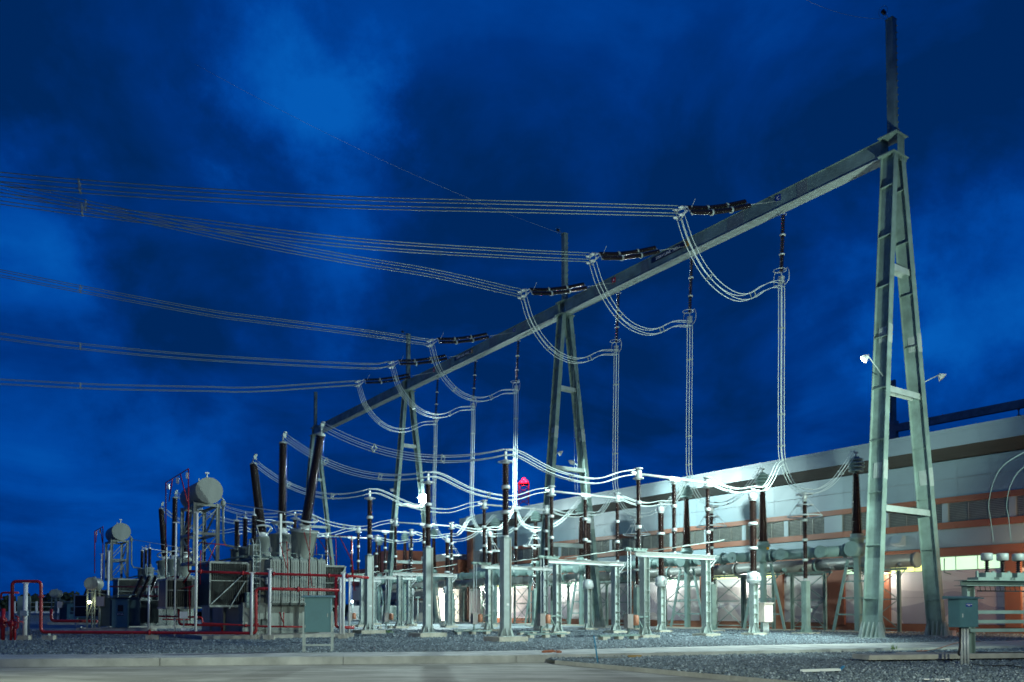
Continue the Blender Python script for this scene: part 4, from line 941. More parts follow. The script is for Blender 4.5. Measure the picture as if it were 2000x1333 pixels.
    g.tube([(2.0, .9, 4.66), (2.0, .9, 6.7)], .06, 8).lathe([(.16, 0), (.16, .1)], (2.0, .9, 6.7), n=10).tube([(.7, .7, 4.66), (.7, .7, 7.1)], .05, 8); g.box((.7, .7, 6.0), (.12, .12, 2.6)).each('lid_fitting', ALU, T)
    g = G()
    for k in range(7): g.box((-.55 + k * .62, .55, 4.72), (.16, .12, .1))
    for k in range(6): g.tube([(-.6 + k * .8, 1.0, 5.0), (.2 + k * .8, 1.0, 5.0)], .02, 5)
    for k in range(5): g.tube([(-.5 + k * .9, 2.2, 4.7), (-.5 + k * .9, 3.0, 5.0), (-.2 + k * .9, 4.0, 5.05)], .035, 5)
    g.tube([(-.9, 1.4, 4.75), (3.2, 1.4, 4.78)], .06, 6).tube([(-1.0, 2.2, 4.8), (-1.0, 9.5, 4.8)], .07, 6); q_ = g.build('lid_pipework', STEEL, T); q_['kind'] = 'stuff'
    G().box((-1.0, .9, 2.2), (.5, .35, .9)).build('terminal_box', STEEL, T)
    G().box((-.32, .02, 3.3), (.02, .3, .4)).build('name_plate', ALU, T)
    G().tube([(-.7, .7, .3), (-.7, .7, 4.9)], .04, 6).build('oil_pipe', STEEL, T); G().tube([(2.9, .75, .3), (2.9, .75, 1.8)], .04, 6).build('oil_pipe', STEEL, T)
    G().lathe([(.35, 0), (.38, .1), (.38, .5), (.3, .6)], (-.3, 1.0, 3.0), (-1, -.3, 0), 14).box((-1.1, 1.2, 1.6), (.4, .3, .5)).box((-.2, .8, .9), (.3, .2, .4)).each('oil_pump', TANKD, T)
    return T
T1 = transformer('large grey power transformer nearest the kerb, behind the teal cabinet')
T2 = tree_copy(T1, site(-30.3, 19.7 + 31.4), 'second grey power transformer further back, in the left of the yard')

def aux(label, px, Y, sc=1.0, lamp=False):
    b = at(px, 1192, Y); T = thing('auxiliary_transformer', label, 'transformer', (b.x, b.y, 0), R(14), 'small dark auxiliary transformers')
    m = ROOFDK
    G().box((0, .6, .15), (4.4 * sc, 3.4, .3)).build('plinth', CONC, T)
    G().box((.1, 1.0, 1.45 * sc), (2.7 * sc, 2.0, 2.0 * sc)).build('tank', m, T)
    G().box((.1, 1.0, 2.5 * sc), (2.9 * sc, 2.2, .1)).build('tank_lid', m, T)
    cab = G().box((.2, -.35, 1.35 * sc), (1.05 * sc, .6, 2.0 * sc)).box((.2, -.37, 2.37 * sc), (1.15 * sc, .7, .05)).build('control_cabinet', TEAL, T)
    G().box((.25, -.665, 1.75 * sc), (.36 * sc, .02, .46 * sc)).build('window', BLACK, cab)
    G().box((.25, -.665, 1.32 * sc), (.44 * sc, .02, .2 * sc)).build('name_plate', DARKS, cab)
    if sc >= 1: text('KT2A', .17, WHT, 'lettering', cab, (.25, -.68, 1.32), (math.pi / 2, 0, 0))
    G().lathe([(.45 * sc, 0), (.48 * sc, .05), (.48 * sc, 1.8), (.45 * sc, 1.85)], (-1.95 * sc, .2, 3.55 * sc), (0, 1, 0), 22).build('conservator', TANK, T)
    g = G()
    for x in (-2.2, -1.7):
        for y in (.4, 1.7): g.bar((x * sc, y, .3), (x * sc, y, 3.2 * sc), .1, .1)
    g.bar((-2.2 * sc, .4, 1.0), (-1.7 * sc, .4, 2.8 * sc), .06, .06); g.bar((-2.2 * sc, .4, 2.9 * sc), (-1.7 * sc, .4, 2.9 * sc), .06, .06).bar((-2.2 * sc, .4, 1.4), (-1.7 * sc, .4, 1.4), .06, .06); g.build('conservator_frame', STEEL, T)
    for k in range(2):
        G().bar((-1.2 * sc, -.1, 1.9 * sc), (-1.2 * sc, -.1, 1.9 * sc + .7), .5, .35).build('marshalling_box', [PINKC, TEAL][k] if not k else TEAL, T) if k == 0 else None
    for k in range(3):
        x = .8 + k * .42; G().lathe(sheds(.11, .18, 0, 1.75 * sc, .09), (x * sc, .8 + .3 * k, 2.55 * sc), (.38, 0, 1), 12).build('bushing', PORCD, T)
    g = G()
    for k in range(14): g.box((1.5 * sc + .0 + k * .09, 1.0, 1.5 * sc), (.03, 1.6, 1.7 * sc))
    r = g.build('radiator_fins', TANKD, T); r['kind'] = 'stuff'
    G().tube([(-1.2 * sc, -.1, .4), (-1.2 * sc, -.1, 1.9 * sc)], .05, 6).tube([(-.8, -.2, 2.6 * sc), (1.2, -.3, 2.75 * sc)], .05, 6).tube([(-1.5 * sc, .3, 2.9 * sc), (-.6, .4, 2.6 * sc)], .06, 6).lathe([(.12, 0), (.12, .3)], (-1.9 * sc, 1.0, 3.8 * sc), n=8).each('pipework', STEEL, T)
    if lamp: G().lathe([(.02, 0), (.11, .03), (.11, .08), (.02, .1)], (-1.95 * sc, -.1, 2.2 * sc), (0, -1, 0), 12).build('lamp', LAMPW, T)
    return T
aux('dark teal auxiliary transformer with a lettered control cabinet and a small warm lamp', 232, 60, 1.0, True)
aux('smaller dark auxiliary transformer further left, behind the red pipe', 140, 92, .98)
# flat radiator screen between them
b = at(170, 1192, 80); T = thing('radiator_bank', 'wide black radiator bank with a pale frame between the auxiliary transformers', 'radiator', (b.x, b.y, 0), R(4))
G().box((0, 0, 2.0), (2.2, .12, 2.0)).build('radiator_core', BLACK, T)
G().box((-1.15, -.02, 2.0), (.1, .2, 2.3)).box((1.15, -.02, 2.0), (.1, .2, 2.3)).box((0, -.02, 3.05), (2.3, .2, .08)).box((0, -.02, .95), (2.3, .2, .08)).box((0, -.08, 1.95), (2.3, .06, .06)).build('frame', STEEL2, T)
for x in (-1.05, 1.05): G().box((x, 0, .48), (.12, .12, .9)).build('leg', STEEL2, T)

# ------------------------------------------------------------------ fire pipes
def pipe(name, label, pts, r, cat='pipe', m=REDP, flg=()):
    P = [at(*p) if len(p) == 3 else Vector(p) for p in pts]; base = Vector((P[0].x, P[0].y, 0)); out = [P[0]]
    for i in range(1, len(P) - 1):                            # rounded elbows
        a = P[i] + (P[i - 1] - P[i]).normalized() * min(r * 2.6, (P[i - 1] - P[i]).length / 2); c = P[i] + (P[i + 1] - P[i]).normalized() * min(r * 2.6, (P[i + 1] - P[i]).length / 2)
        for t in (0, .25, .5, .75, 1): out.append(a * (1 - t) ** 2 + P[i] * 2 * t * (1 - t) + c * t * t)
    out.append(P[-1]); T = thing(name, label, cat, base)
    G().tube([p - base for p in out], r, 12).build('pipe_run', m, T)
    if flg:
        g = G()
        for i, f in flg:
            c = P[i].lerp(P[i + 1], f) - base; d = (P[i + 1] - P[i]).normalized(); g.lathe([(r * 1.7, -.05), (r * 1.7, .05)], c, d, 12)
        g.each('pipe_flange', m, T)
    return T
Yp = 44.5
pipe('fire_main', 'thick red fire main that loops up at the left and runs along the gravel', [(24, 1246, 43.5), (24, 1136, 43.5), (80, 1136, 43.7), (80, 1235, 43.7), (500, 1237, 44.5), (500, 1150, 44.5), (663, 1153, 45.2)], .085, flg=((2, .3), (3, .5), (4, .2), (5, .5)))
pipe('fire_pipe', 'upper red fire pipe crossing in front of the grey transformer panels', [(368, 1116, 46), (450, 1119, 46.3), (690, 1126, 47), (720, 1129, 47.4)], .075, flg=((0, .3), (1, .1), (1, .35), (1, .8), (1, .95)))
pipe('fire_riser', 'red riser standing beside the teal cabinet', [(656, 1126, 46.5), (656, 1226, 46.5), (692, 1226, 46.6)], .085)
pipe('fire_pipe', 'low thin red pipe in front of the transformer base', [(310, 1204, 47), (395, 1206, 47), (395, 1218, 47), (440, 1220, 47), (520, 1224, 47), (600, 1225, 47)], .05, flg=((3, .5),))
pipe('fire_riser', 'dark red standing pipe between the two white posts', [(347, 1126, 49), (350, 1220, 49), (434, 1222, 49), (434, 1235, 49)], .07)
pipe('fire_pipe', 'red pipe in front of the second transformer, upper one', [(215, 1146, 66), (300, 1147, 66), (372, 1147, 66)], .06)
pipe('fire_pipe', 'red pipe in front of the second transformer, lower one', [(278, 1164, 60), (370, 1166, 60)], .07)
pipe('fire_pipe', 'low thin red pipe before the second transformer base', [(278, 1209, 64), (370, 1211, 64)], .05)
pipe('fire_pipe', 'red fire pipe on concrete blocks behind the first loop at the left', [(100, 1190, 62), (100, 1213, 62), (190, 1214, 62)], .11)
pipe('fire_pipe', 'red pipe joining the valves at the far left edge', [(2, 1170, 46), (2, 1158, 46), (36, 1158, 46)], .06)
# slim red spray frames around the transformers
def spray(name, label, segs, r=.03, noz=()):
    P0 = at(*segs[0][0]); base = Vector((P0.x, P0.y, 0)); T = thing(name, label, 'sprinkler frame', base); 
    g = G()
    for s in segs: g.tube([at(*p) - base for p in s], r, 7)
    g.build('spray_pipe', REDP, T)
    if noz:
        n = G()
        for p in noz: c = at(*p) - base; n.box(c - Z * .16, (.12, .12, .34))
        n.each('spray_nozzle', WHITEP, T)
    return T
spray('spray_frame', 'tall thin red spray frame left of the near round oil tank', [[(368, 1116, 46), (368, 916, 46), (324, 943, 52), (324, 1130, 52)], [(352, 926, 48), (366, 980, 46.5)], [(337, 935, 50), (330, 980, 51)], [(324, 1130, 52), (340, 1126, 50)]], .035, [(366, 924, 46), (347, 934, 48.6), (329, 946, 51.3)])
spray('spray_frame', 'tall thin red spray frame left of the second round oil tank', [[(201, 1145, 78), (201, 1029, 78), (185, 1038, 84), (185, 1120, 84)], [(196, 1032, 79.5), (200, 1060, 78.5)], [(189, 1036, 82), (187, 1060, 83)]], .045, [(195, 1035, 80), (188, 1040, 82.5)])
spray('spray_frame', 'thin red spray frame in front of the right turret', [[(601, 1200, 47), (606, 1030, 47), (588, 1036, 47)], [(594, 1040, 47), (606, 1085, 47)], [(606, 1118, 47), (609, 1146, 47), (615, 1146, 47)]], .025)
spray('spray_frame', 'thin red spray frame against the grey front panels', [[(563, 1148, 46.8), (560, 1058, 46.8), (545, 1062, 47.5)], [(547, 1060, 47), (560, 1110, 46.8)], [(560, 1075, 46.8), (566, 1075, 46.8)]], .025)
spray('spray_frame', 'thin red frame right of the transformer, larger', [[(688, 1125, 49), (687, 1048, 49), (645, 1046, 52)], [(663, 1048, 50.5), (688, 1097, 49)], [(688, 1097, 49), (692, 1153, 49), (696, 1153, 49)]], .03)
spray('spray_frame', 'thin red frame right of the transformer, smaller', [[(657, 1105, 52), (656, 1053, 52), (611, 1051, 54)], [(622, 1052, 53.5), (648, 1093, 52)], [(618, 1085, 53), (618, 1062, 53), (608, 1062, 53)]], .025)
spray('spray_frame', 'thin red spray pipes in the legs of the near oil tank', [[(391, 1120, 47), (392, 1075, 47)], [(388, 1060, 47), (443, 1065, 47)], [(422, 1063, 47), (402, 1108, 47)], [(391, 1120, 47), (391, 1143, 47)]], .028)
spray('spray_frame', 'dark red braces at the foot of the tall white post', [[(372, 1118, 47), (352, 1150, 48.5)], [(347, 1152, 48), (378, 1145, 46.5)], [(370, 1145, 47), (371, 1212, 47)]], .04)
spray('spray_frame', 'small red stub with a bracket on the transformer base', [[(554, 1226, 46.8), (554, 1196, 46.8)], [(546, 1196, 46.8), (553, 1216, 46.8)]], .03)
def post(label, px, ytop, ybase, Y, r, blk=True, m=WHITEP, box=False, cap=True):
    b = at(px, ybase, Y); t = at(px, ytop, Y); T = thing('pipe_post', label, 'post', (b.x, b.y, 0), R(8), 'upright posts among the red pipes')
    G().lathe([(r, .1), (r, t.z)], n=12).build('post_tube', m, T)
    if blk: G().box((-.14, 0, .13), (.26, .45, .3)).box((.15, 0, .13), (.26, .45, .3)).build('concrete_block', CONCB, T)
    if cap: G().box((0, 0, t.z + .03), (.3, .1, .05)).build('saddle', WHITEP, T)
    if box: G().box((.03, -.17, t.z * .48), (.34, .2, .28)).build('junction_box', mat('blue_grey_box', (.30, .38, .42), .5), T)
    return T
post('thick white post with a blue-grey box inside the red loop at the left', 48, 1140, 1250, 43.5, .11, box=True)
post('tall white post left of the near transformer, tallest one', 382, 1002, 1246, 46, .07, False)
post('tall thin white post with dark marks, left of the tallest one', 341, 1022, 1240, 47.5, .05, False)
post('white post before the transformer ladder', 491, 1120, 1247, 44.3, .075)
post('white post carrying the red main in front of the grey panels', 526, 1113, 1248, 44.0, .085)
post('white post just right of the teal cabinet', 670, 1120, 1245, 45.5, .085)
post('white post right of the teal cabinet, thinner one', 664, 1130, 1242, 46.4, .065)
post('white post carrying the far end of the red pipe', 682, 1128, 1236, 48.5, .06)
post('white post in front of the second transformer panels', 290, 1145, 1221, 60, .075)
post('thin white post left of the second transformer tank frame', 196.5, 1083, 1200, 75, .07, False)
post('tall white post at the second oil tank frame', 211.5, 1077, 1140, 70, .09, False)
post('short white post behind the valve cluster at the left edge', 19, 1160, 1225, 52, .09)
for px, y0, Y, lb in ((97, 1250, 43.5, 'pair of concrete blocks under the red main near the left loop'), (298, 1250, 44.2, 'pair of concrete blocks under the middle of the red main'), (505, 1250, 44.5, 'pair of concrete blocks under the elbow of the red main'), (159, 1222, 62, 'small concrete blocks under the farther red pipe')):
    b = at(px, 1192, Y); T = thing('pipe_support', lb, 'support', (b.x, b.y, 0), R(6), 'concrete pipe supports')
    for x in (-.15, .15): G().box((x, 0, .14), (.27, .42, .28)).build('concrete_block', CONCB, T)
    G().box((0, 0, .32), (.04, .3, .12)).build('clip', STEEL2, T)
# valve cluster at the left edge
b = at(12, 1192, 43); T = thing('valve_cluster', 'cluster of red valves and stub pipes at the left edge', 'valves', (b.x, b.y, 0))
for x, h, r in ((-.15, 1.7, .1), (.28, 1.1, .07), (.48, 1.15, .06)):
    G().tube([(x, 0, -.05), (x, 0, h)], r, 12).build('stub_pipe', REDP, T)
for x, z in ((-.15, .8), (-.15, 1.1), (.28, .9), (-.5, 1.2)):
    w = G().ring((x, -.2, z), .16, .02, 16, 6, (0, 1, 0)).lathe([(.1, -.15), (.14, -.1), (.14, .1), (.1, .15)], (x, 0, z), (1, 0, 0), 12)
    w.build('hand_wheel', REDP, T)
G().tube([(-.6, 0, .95), (.9, 0, 1.0)], .05, 8).tube([(.28, 0, .5), (.62, 0, .7), (.64, 0, 1.25), (.5, 0, 1.3)], .05, 8).build('cross_pipe', REDP, T)
G().tube([(.5, -.1, 1.1), (.9, -.15, .95), (1.2, -.1, 1.2)], .015, 5).build('cable', STEEL2, T)

# cabinets
def cabinet(label, px, Y, w, d, z0, z1, m, legs=True, rz=R(6)):
    b = at(px, 1192, Y); T = thing('control_cabinet', label, 'cabinet', (b.x, b.y, 0), rz)
    body = G().box((0, 0, (z0 + z1) / 2), (w, d, z1 - z0)).build('cabinet_body', m, T)
    G().quadbox([(-w / 2 - .12, -d / 2 - .12, z1), (w / 2 + .12, -d / 2 - .12, z1), (w / 2 + .12, d / 2 + .12, z1), (-w / 2 - .12, d / 2 + .12, z1), (-w / 2 - .12, -d / 2 - .12, z1 + .03), (w / 2 + .12, -d / 2 - .12, z1 + .03), (w / 2 + .1, d / 2 + .12, z1 + .09), (-w / 2 - .1, d / 2 + .12, z1 + .09)]).build('cabinet_roof', m, T)
    return T, body
T, bd = cabinet('teal sheet-metal cabinet on four steel legs standing at the kerb', 622, 31.5, .98, .5, .78, 2.1, TEAL)
for x in (-.53, .53):
    for y in (-.2, .2): G().box((x, y, .78), (.06, .06, 1.56)).build('leg', STEEL2, T)
G().box((0, -.2, .28), (1.0, .04, .05)).box((0, .2, .28), (1.0, .04, .05)).build('cross_rail', STEEL2, T)
G().box((.0, -.256, 1.44), (.9, .012, 1.24)).build('door_panel', TEAL, bd)
for z in (1.0, 1.85): G().box((-.46, -.27, z), (.03, .03, .1)).build('hinge', STEEL2, bd)
G().box((.38, -.275, 1.42), (.03, .03, .14)).build('handle', STEEL2, bd)
T, bd = cabinet('dark teal control cabinet on conduits in the right foreground', 1881, 26.0, .80, .42, 1.08, 1.98, TEAL, rz=R(22))
G().box((0, -.216, 1.53), (.76, .012, .86)).build('door', TEAL, bd)
G().box((-.3, -.23, 1.45), (.03, .02, .12)).build('handle', ALU, bd)
lp = G().box((-.02, -.226, 1.78), (.26, .01, .1)).build('name_plate', BLUES, bd); text('LIGHTING PANEL\nNO.2', .032, WHT, 'lettering', bd, (-.02, -.235, 1.78), (math.pi / 2, 0, 0))
g = G()
for x in (-.1, .04, .18): g.tube([(x, 0, -.1), (x, 0, 1.08)], .04, 8)
g.build('conduit', ALU, T); G().tube([(-.16, -.02, 1.08), (-.18, -.02, .5), (-.26, -.02, .25), (-.2, 0, .2)], .035, 8).build('cable_hose', BLACK, T)
b = at(366, 1192, 44); T = thing('notice_board', 'small pale square board on a thin post left of the near transformer', 'sign', (at(359, 1192, 46).x, 46, 0), R(10))
G().box((0, 0, 1.35), (.42, .04, .36)).build('board', WHITEP, T); G().tube([(0, .04, 0), (0, .04, 1.2)], .035, 8).build('post_tube', STEEL2, T); G().box((.0, 0, .55), (.24, .1, .14)).build('junction_box', WHITEP, T)
b = at(47, 1192, 56); T = thing('sign_board', 'grey panel on a post behind the red loop at the left', 'sign', (b.x, 56, 0), R(6))
G().box((0, 0, 1.95), (.85, .08, 1.25)).build('board', STEEL, T)
for x in (-.3, .3): G().box((x, .05, .7), (.08, .08, 1.4)).build('post_leg', STEEL, T)
b = at(1100, 1192, 60)
T = thing('ground_box', 'small cream box on the gravel right of the big tower feet', 'box', (at(1860, 1192, 50).x, 50, 0), R(20)); G().box((0, 0, .18), (.28, .25, .34)).build('box_body', PINKC, T); G().box((0, 0, .36), (.32, .3, .03)).build('box_lid', PINKC, T)

# ------------------------------------------------------------------ switch rack in the right foreground
T = thing('switch_rack', 'steel rack carrying three grey-capped insulators at the right edge', 'switchgear', gnd(1893, 1284, 0), ROT * .35)
Yr = T.location.y
G().box((.3, 0, .06), (9, .9, .16)).build('footing', CONC, T)
G().hsec((0, 0, .1), (0, 0, 2.45), .30, .26, (1, 0, 0), .02).build('column', STEEL, T)
G().hsec((4.4, 0, .1), (4.4, 0, 2.45), .30, .26, (1, 0, 0), .02).build('column', STEEL, T)
for z in (.92, 1.22, 1.55): G().box((2.2, -.1, z), (4.5, .07, .12)).build('rail', STEEL, T)
G().hsec((-.3, 0, 2.55), (5.4, 0, 2.55), .2, .6, (0, 0, 1), .02).build('top_beam', STEEL, T)
for x in (.78, 1.42, 2.06, 2.7):
    o = G().box((x - .15, 0, 2.70), (.85, .5, .1)).box((x, 0, 2.83), (.42, .36, .18)).box((x - .45, -.05, 2.85), (.07, .07, .25)).build('mechanism_base', STEEL, T)
    G().lathe(sheds(.05, .09, 2.92, 3.35, .07), (x, 0, 0), n=12).build('insulator_column', PORCD, o)
    G().lathe([(.16, 3.34), (.19, 3.37), (.19, 3.58), (.15, 3.6)], (x, 0, 0), n=16).build('cap', STEEL2, o)
g = G()
for k in range(18): g.tube([(.3 + k * .2, -.2, 2.44), (.33 + k * .2, -.2, 2.3), (.4 + k * .2, -.2, 2.27)], .012, 5)
g.tube([(.2, -.2, 2.28), (4.6, -.2, 2.26)], .025, 6).build('cable_run', BLACK, T)
for i, (x, dx) in enumerate(((.95, .8), (1.6, .6))):
    p0 = T.location + Vector((x * math.cos(ROT * .35), x * math.sin(ROT * .35), 3.4)); C = bez([p0, p0 + Vector((-.1, 0, .8)), p0 + Vector((-.2, 0, 1.6)), p0 + Vector((.1, .1, 2.6)), p0 + Vector((.9, .2, 3.5)), p0 + Vector((3.2, .3, 4.6))], 6)
    if i == 0: C = bez([at(1941, 1062, Yr), at(1934, 1010, Yr), at(1931, 985, Yr), at(1941, 940, Yr), at(1965, 905, Yr), at(2030, 868, Yr)], 6)
    else: C = bez([at(1975, 1062, Yr), at(1970, 1012, Yr), at(1966, 985, Yr), at(1975, 945, Yr), at(2000, 912, Yr), at(2060, 880, Yr)], 6)
    tag(G().tube([c - C[0] for c in C], .011, 6).build('lead_wire', STEEL, None, C[0]), ['curved bare lead rising from the first rack insulator', 'curved bare lead rising from the second rack insulator'][i], 'wire')

# ------------------------------------------------------------------ loose things in the foreground
def rod(name, label, a, b, r, m, cat): base = Vector(a); tag(G().tube([Vector((0, 0, 0)), Vector(b) - base], r, 8).build(name, m, None, base), label, cat)
a = gnd(1168, 1297, -.13); rod('marker_stake', 'leaning blue marker stake at the edge of the gravel bed', a, at(1160, 1242, a.y), .022, BLUEROD, 'stake')
for i in range(9):
    p = gnd(random.uniform(1062, 1092), random.uniform(1272, 1276), .03); o = tag(G().box((0, 0, .03), (.2, .1, .065), random.uniform(0, 3)).build('loose_brick', BRICKM, None, p), 'broken red brick in the small heap on the kerb walkway', 'brick', 'heap of broken red bricks on the walkway')
p = gnd(1240, 1284, -.10); tag(G().box((0, 0, .04), (.5, .12, .08), .2).build('timber_offcut', WOODM, None, p), 'short timber offcut lying by the walkway edge', 'timber')
p = gnd(1180, 1286, -.10); tag(G().box((0, 0, .03), (1.5, .25, .05), .12).build('scaffold_plank', mat('old_plank', (.16, .18, .17), .8), None, p), 'dark plank lying between walkway and gravel bed', 'plank')
p0 = gnd(1565, 1314, -.10); p1 = gnd(1640, 1311, -.06); T = thing('metal_tray', 'bent galvanised tray lying on the gravel bed', 'tray', p0); d = p1 - p0
G().bar((0, 0, .03), d + Z * .02, .16, .012).bar((0, .08, .05), d + Vector((0, .08, .04)), .012, .06).bar((0, -.08, .05), d + Vector((0, -.08, .04)), .012, .06).build('tray_channel', ALU, T); G().bar(d + Z * .02, d + Vector((.12, .02, .14)), .14, .012).build('bent_end', BLUEROD, T)
p = gnd(1835, 1331, -.10); g = G()
for k in range(7): g.box((random.uniform(-.3, .3), random.uniform(-.1, .1), random.uniform(0, .06)), (random.uniform(.1, .3), random.uniform(.05, .15), .02), random.uniform(0, 3))
tag(g.build('plastic_scrap', WHITEP, None, p), 'crumpled pale plastic scrap at the lower right', 'litter')
tag(G().tube([gnd(1790 + k * 18, 1272 - k * 3 + 3 * math.sin(k), .05) - gnd(1790, 1272, .05) for k in range(8)], .014, 5).build('loose_cable', mat('orange_cable', (.4, .14, .06), .6), None, gnd(1790, 1272, .05)), 'thin orange cable lying across the gravel', 'cable')
tag(G().tube([gnd(1900 + k * 20, 1297 + k * 1.5 + 2 * math.sin(k * 1.3), -.06) - gnd(1900, 1297, -.06) for k in range(8)], .02, 5).build('loose_cable', BLACK, None, gnd(1900, 1297, -.06)), 'black cable lying on the gravel bed under the rack', 'cable')
g = G().box((1.5, .0, .06), (6.0, .55, .16)); struct(g.build('rack_kerb', CONC, None, gnd(1840, 1283, 0)))
# grass tufts
GRASS = mat('grass_green', (.10, .20, .03), .8, 0, .4, 3)
def tufts(label, px0, px1, py, n):
    g = G(); b0 = gnd((px0 + px1) / 2, py)
    for k in range(n):
        p = gnd(random.uniform(px0, px1), py + random.uniform(-1.5, 1.5)) - b0
        h = random.uniform(.08, .3) * (1 - abs(p.x) / 3.0 * .5); a = random.uniform(0, 6.28); q = Vector((math.cos(a), math.sin(a), 0)) * .012; l = Vector((random.uniform(-.08, .08), random.uniform(-.08, .08), h))
        i = len(g.v); g.v += [tuple(p - q), tuple(p + q), tuple(p + l)]; g.f.append((i, i + 1, i + 2)); g.sm.append(False)
    o = g.build('grass', GRASS, None, b0); o['kind'] = 'stuff'; o['label'] = label; o['category'] = 'grass'
tufts('green grass tuft at the foot of the second bus support', 800, 870, 1242, 900); tufts('small green grass tuft left of the second bus support', 718, 745, 1236, 260); tufts('tiny grass tuft on the gravel', 752, 768, 1237, 120); tufts('thin weeds beside the right path', 1740, 1752, 1268, 30)
# cable-trench lids along the row
for k, (t, s) in enumerate(((-17.5, 10.5), (-17.5, 18.5), (-16.0, 6.0))):
    T = sthing('cable_duct', ['low steel cable duct on blocks left of the nearest disconnector', 'low steel cable duct on blocks behind the nearest bus support', 'low steel cable duct on blocks in front of the disconnectors'][k], 'cable duct', t, s, 0)
    G().box((0, 0, .26), (2.8, .35, .08)).build('duct_lid', STEEL, T)
    for x in (-1.1, 0, 1.1): G().box((x, 0, .11), (.3, .4, .22)).build('concrete_block', CONCB, T)

# ------------------------------------------------------------------ far left: trees, railing, lights
leafm = mat('night_foliage', (.045, .07, .035), .8, 0, .4, 2)
def tree(px, ytop, Y, w, label):
    b = at(px, 1192, Y); t = at(px, ytop, Y); T = thing('tree', label, 'tree', (b.x, b.y, 0), 0, 'dark trees beyond the yard'); h = t.z
    G().tube([(0, 0, 0), (.1, 0, h * .35), (0, .1, h * .6)], [.3, .22, .1], 8).build('trunk', mat('bark', (.05, .04, .03), .9), T)
    g = G(); rnd = random.Random(px)
    cl_ = [(rnd.gauss(0, w * .33), rnd.gauss(0, w * .3), h * rnd.uniform(.35, .86), rnd.uniform(.5, 1.1) * w * .3) for _ in range(12)]
    for cx, cy, cz, cr_ in cl_:
        for k in range(60):
            d = Vector((rnd.gauss(0, 1), rnd.gauss(0, 1), rnd.gauss(0, 1))).normalized() * cr_ * rnd.uniform(.6, 1.05); c = Vector((cx, cy, cz)) + d * 1.0
            if c.z > h: c.z = h - rnd.uniform(0, .5)
            a = Vector((rnd.gauss(0, 1), rnd.gauss(0, 1), rnd.gauss(0, 1))).normalized() * .35; e2 = a.orthogonal().normalized() * .28
            i = len(g.v); g.v += [tuple(c - a), tuple(c + e2), tuple(c + a), tuple(c - e2)]; g.f.append((i, i + 1, i + 2, i + 3)); g.sm.append(False)
    g.build('crown', leafm, T)
tr = [(72, 1160, 150, 5, 'dark round tree left of the others'), (105, 1166, 155, 6, 'dark low tree behind the red loop'), (140, 1157, 150, 5, 'dark tree just right of the red loop'), (176, 1166, 160, 5, 'dark tree behind the small transformers'), (12, 1172, 150, 6, 'dark tree at the left edge'), (220, 1168, 160, 6, 'dark tree hidden behind the auxiliary transformer')]
for t in tr: tree(*t)
for k in range(10):
    x = 270 + k * 52
    if x < 760: tree(x, 1178 + (k % 3) * 2, 200, 8, 'low dark tree on the horizon, number %s from the left, behind the transformers' % ['one', 'two', 'three', 'four', 'five', 'six', 'seven', 'eight', 'nine', 'ten'][k])
b = at(20, 1200, 119); R0 = thing('bank_railing', 'white railing with posts on the bank behind the red loop', 'railing', (b.x, 120, 1.3))
Lr = at(330, 1190, 120).x - b.x
for k in range(8): G().box((Lr * k / 7, 0, .75), (.22, .22, 1.7)).build('rail_post', WHITEP, R0)
for z in (.15, .8, 1.45): G().box((Lr / 2, 0, z), (Lr, .08, .07)).build('rail', STEEL2, R0)
G().box((Lr / 2, .3, .0), (Lr, .5, .25)).build('kerb_beam', WHITEP, R0)
fl = [(689, 1175.5, 120, 'small bright lamp left of the third bus support'), (756, 1175, 110, 'small greenish lamp at the foot of the third tower'), (733, 1158, 125, 'small lamp over the far roadway')]
for px, py, Y, lb in fl:
    p = at(px, py, Y); T = thing('street_lamp', lb, 'lamp', (p.x, p.y, 0)); G().tube([(0, 0, 0), (0, 0, p.z)], .07, 8).build('lamp_post', STEEL2, T); G().box((0, -.15, p.z + .05), (.4, .5, .16)).build('lamp_head', STEEL, T)
    G().lathe([(.03, 0), (.17, .05), (.15, .14), (.03, .2)], (0, -.42, p.z), (0, -1, -.1), 12).build('lamp_lens', LAMPM, T)
for k, (px, Y) in enumerate(((700, 130), (735, 128), (765, 124))):
    b = at(px, 1192, Y); T = thing('site_container', ['low pale site container at the far end of the yard, left', 'low pale site container in the gap between the far pedestals', 'low pale site container beside the third tower foot'][k], 'container', (b.x, b.y, 0), R(10)); G().box((0, 0, 1.2), (3.0, 2.2, 2.2)).build('container_body', [WHITEP, BLUES, STEEL2][k], T)
    G().box((.5, -1.12, 1.1), (.8, .04, 1.9)).build('container_door', STEEL, T)

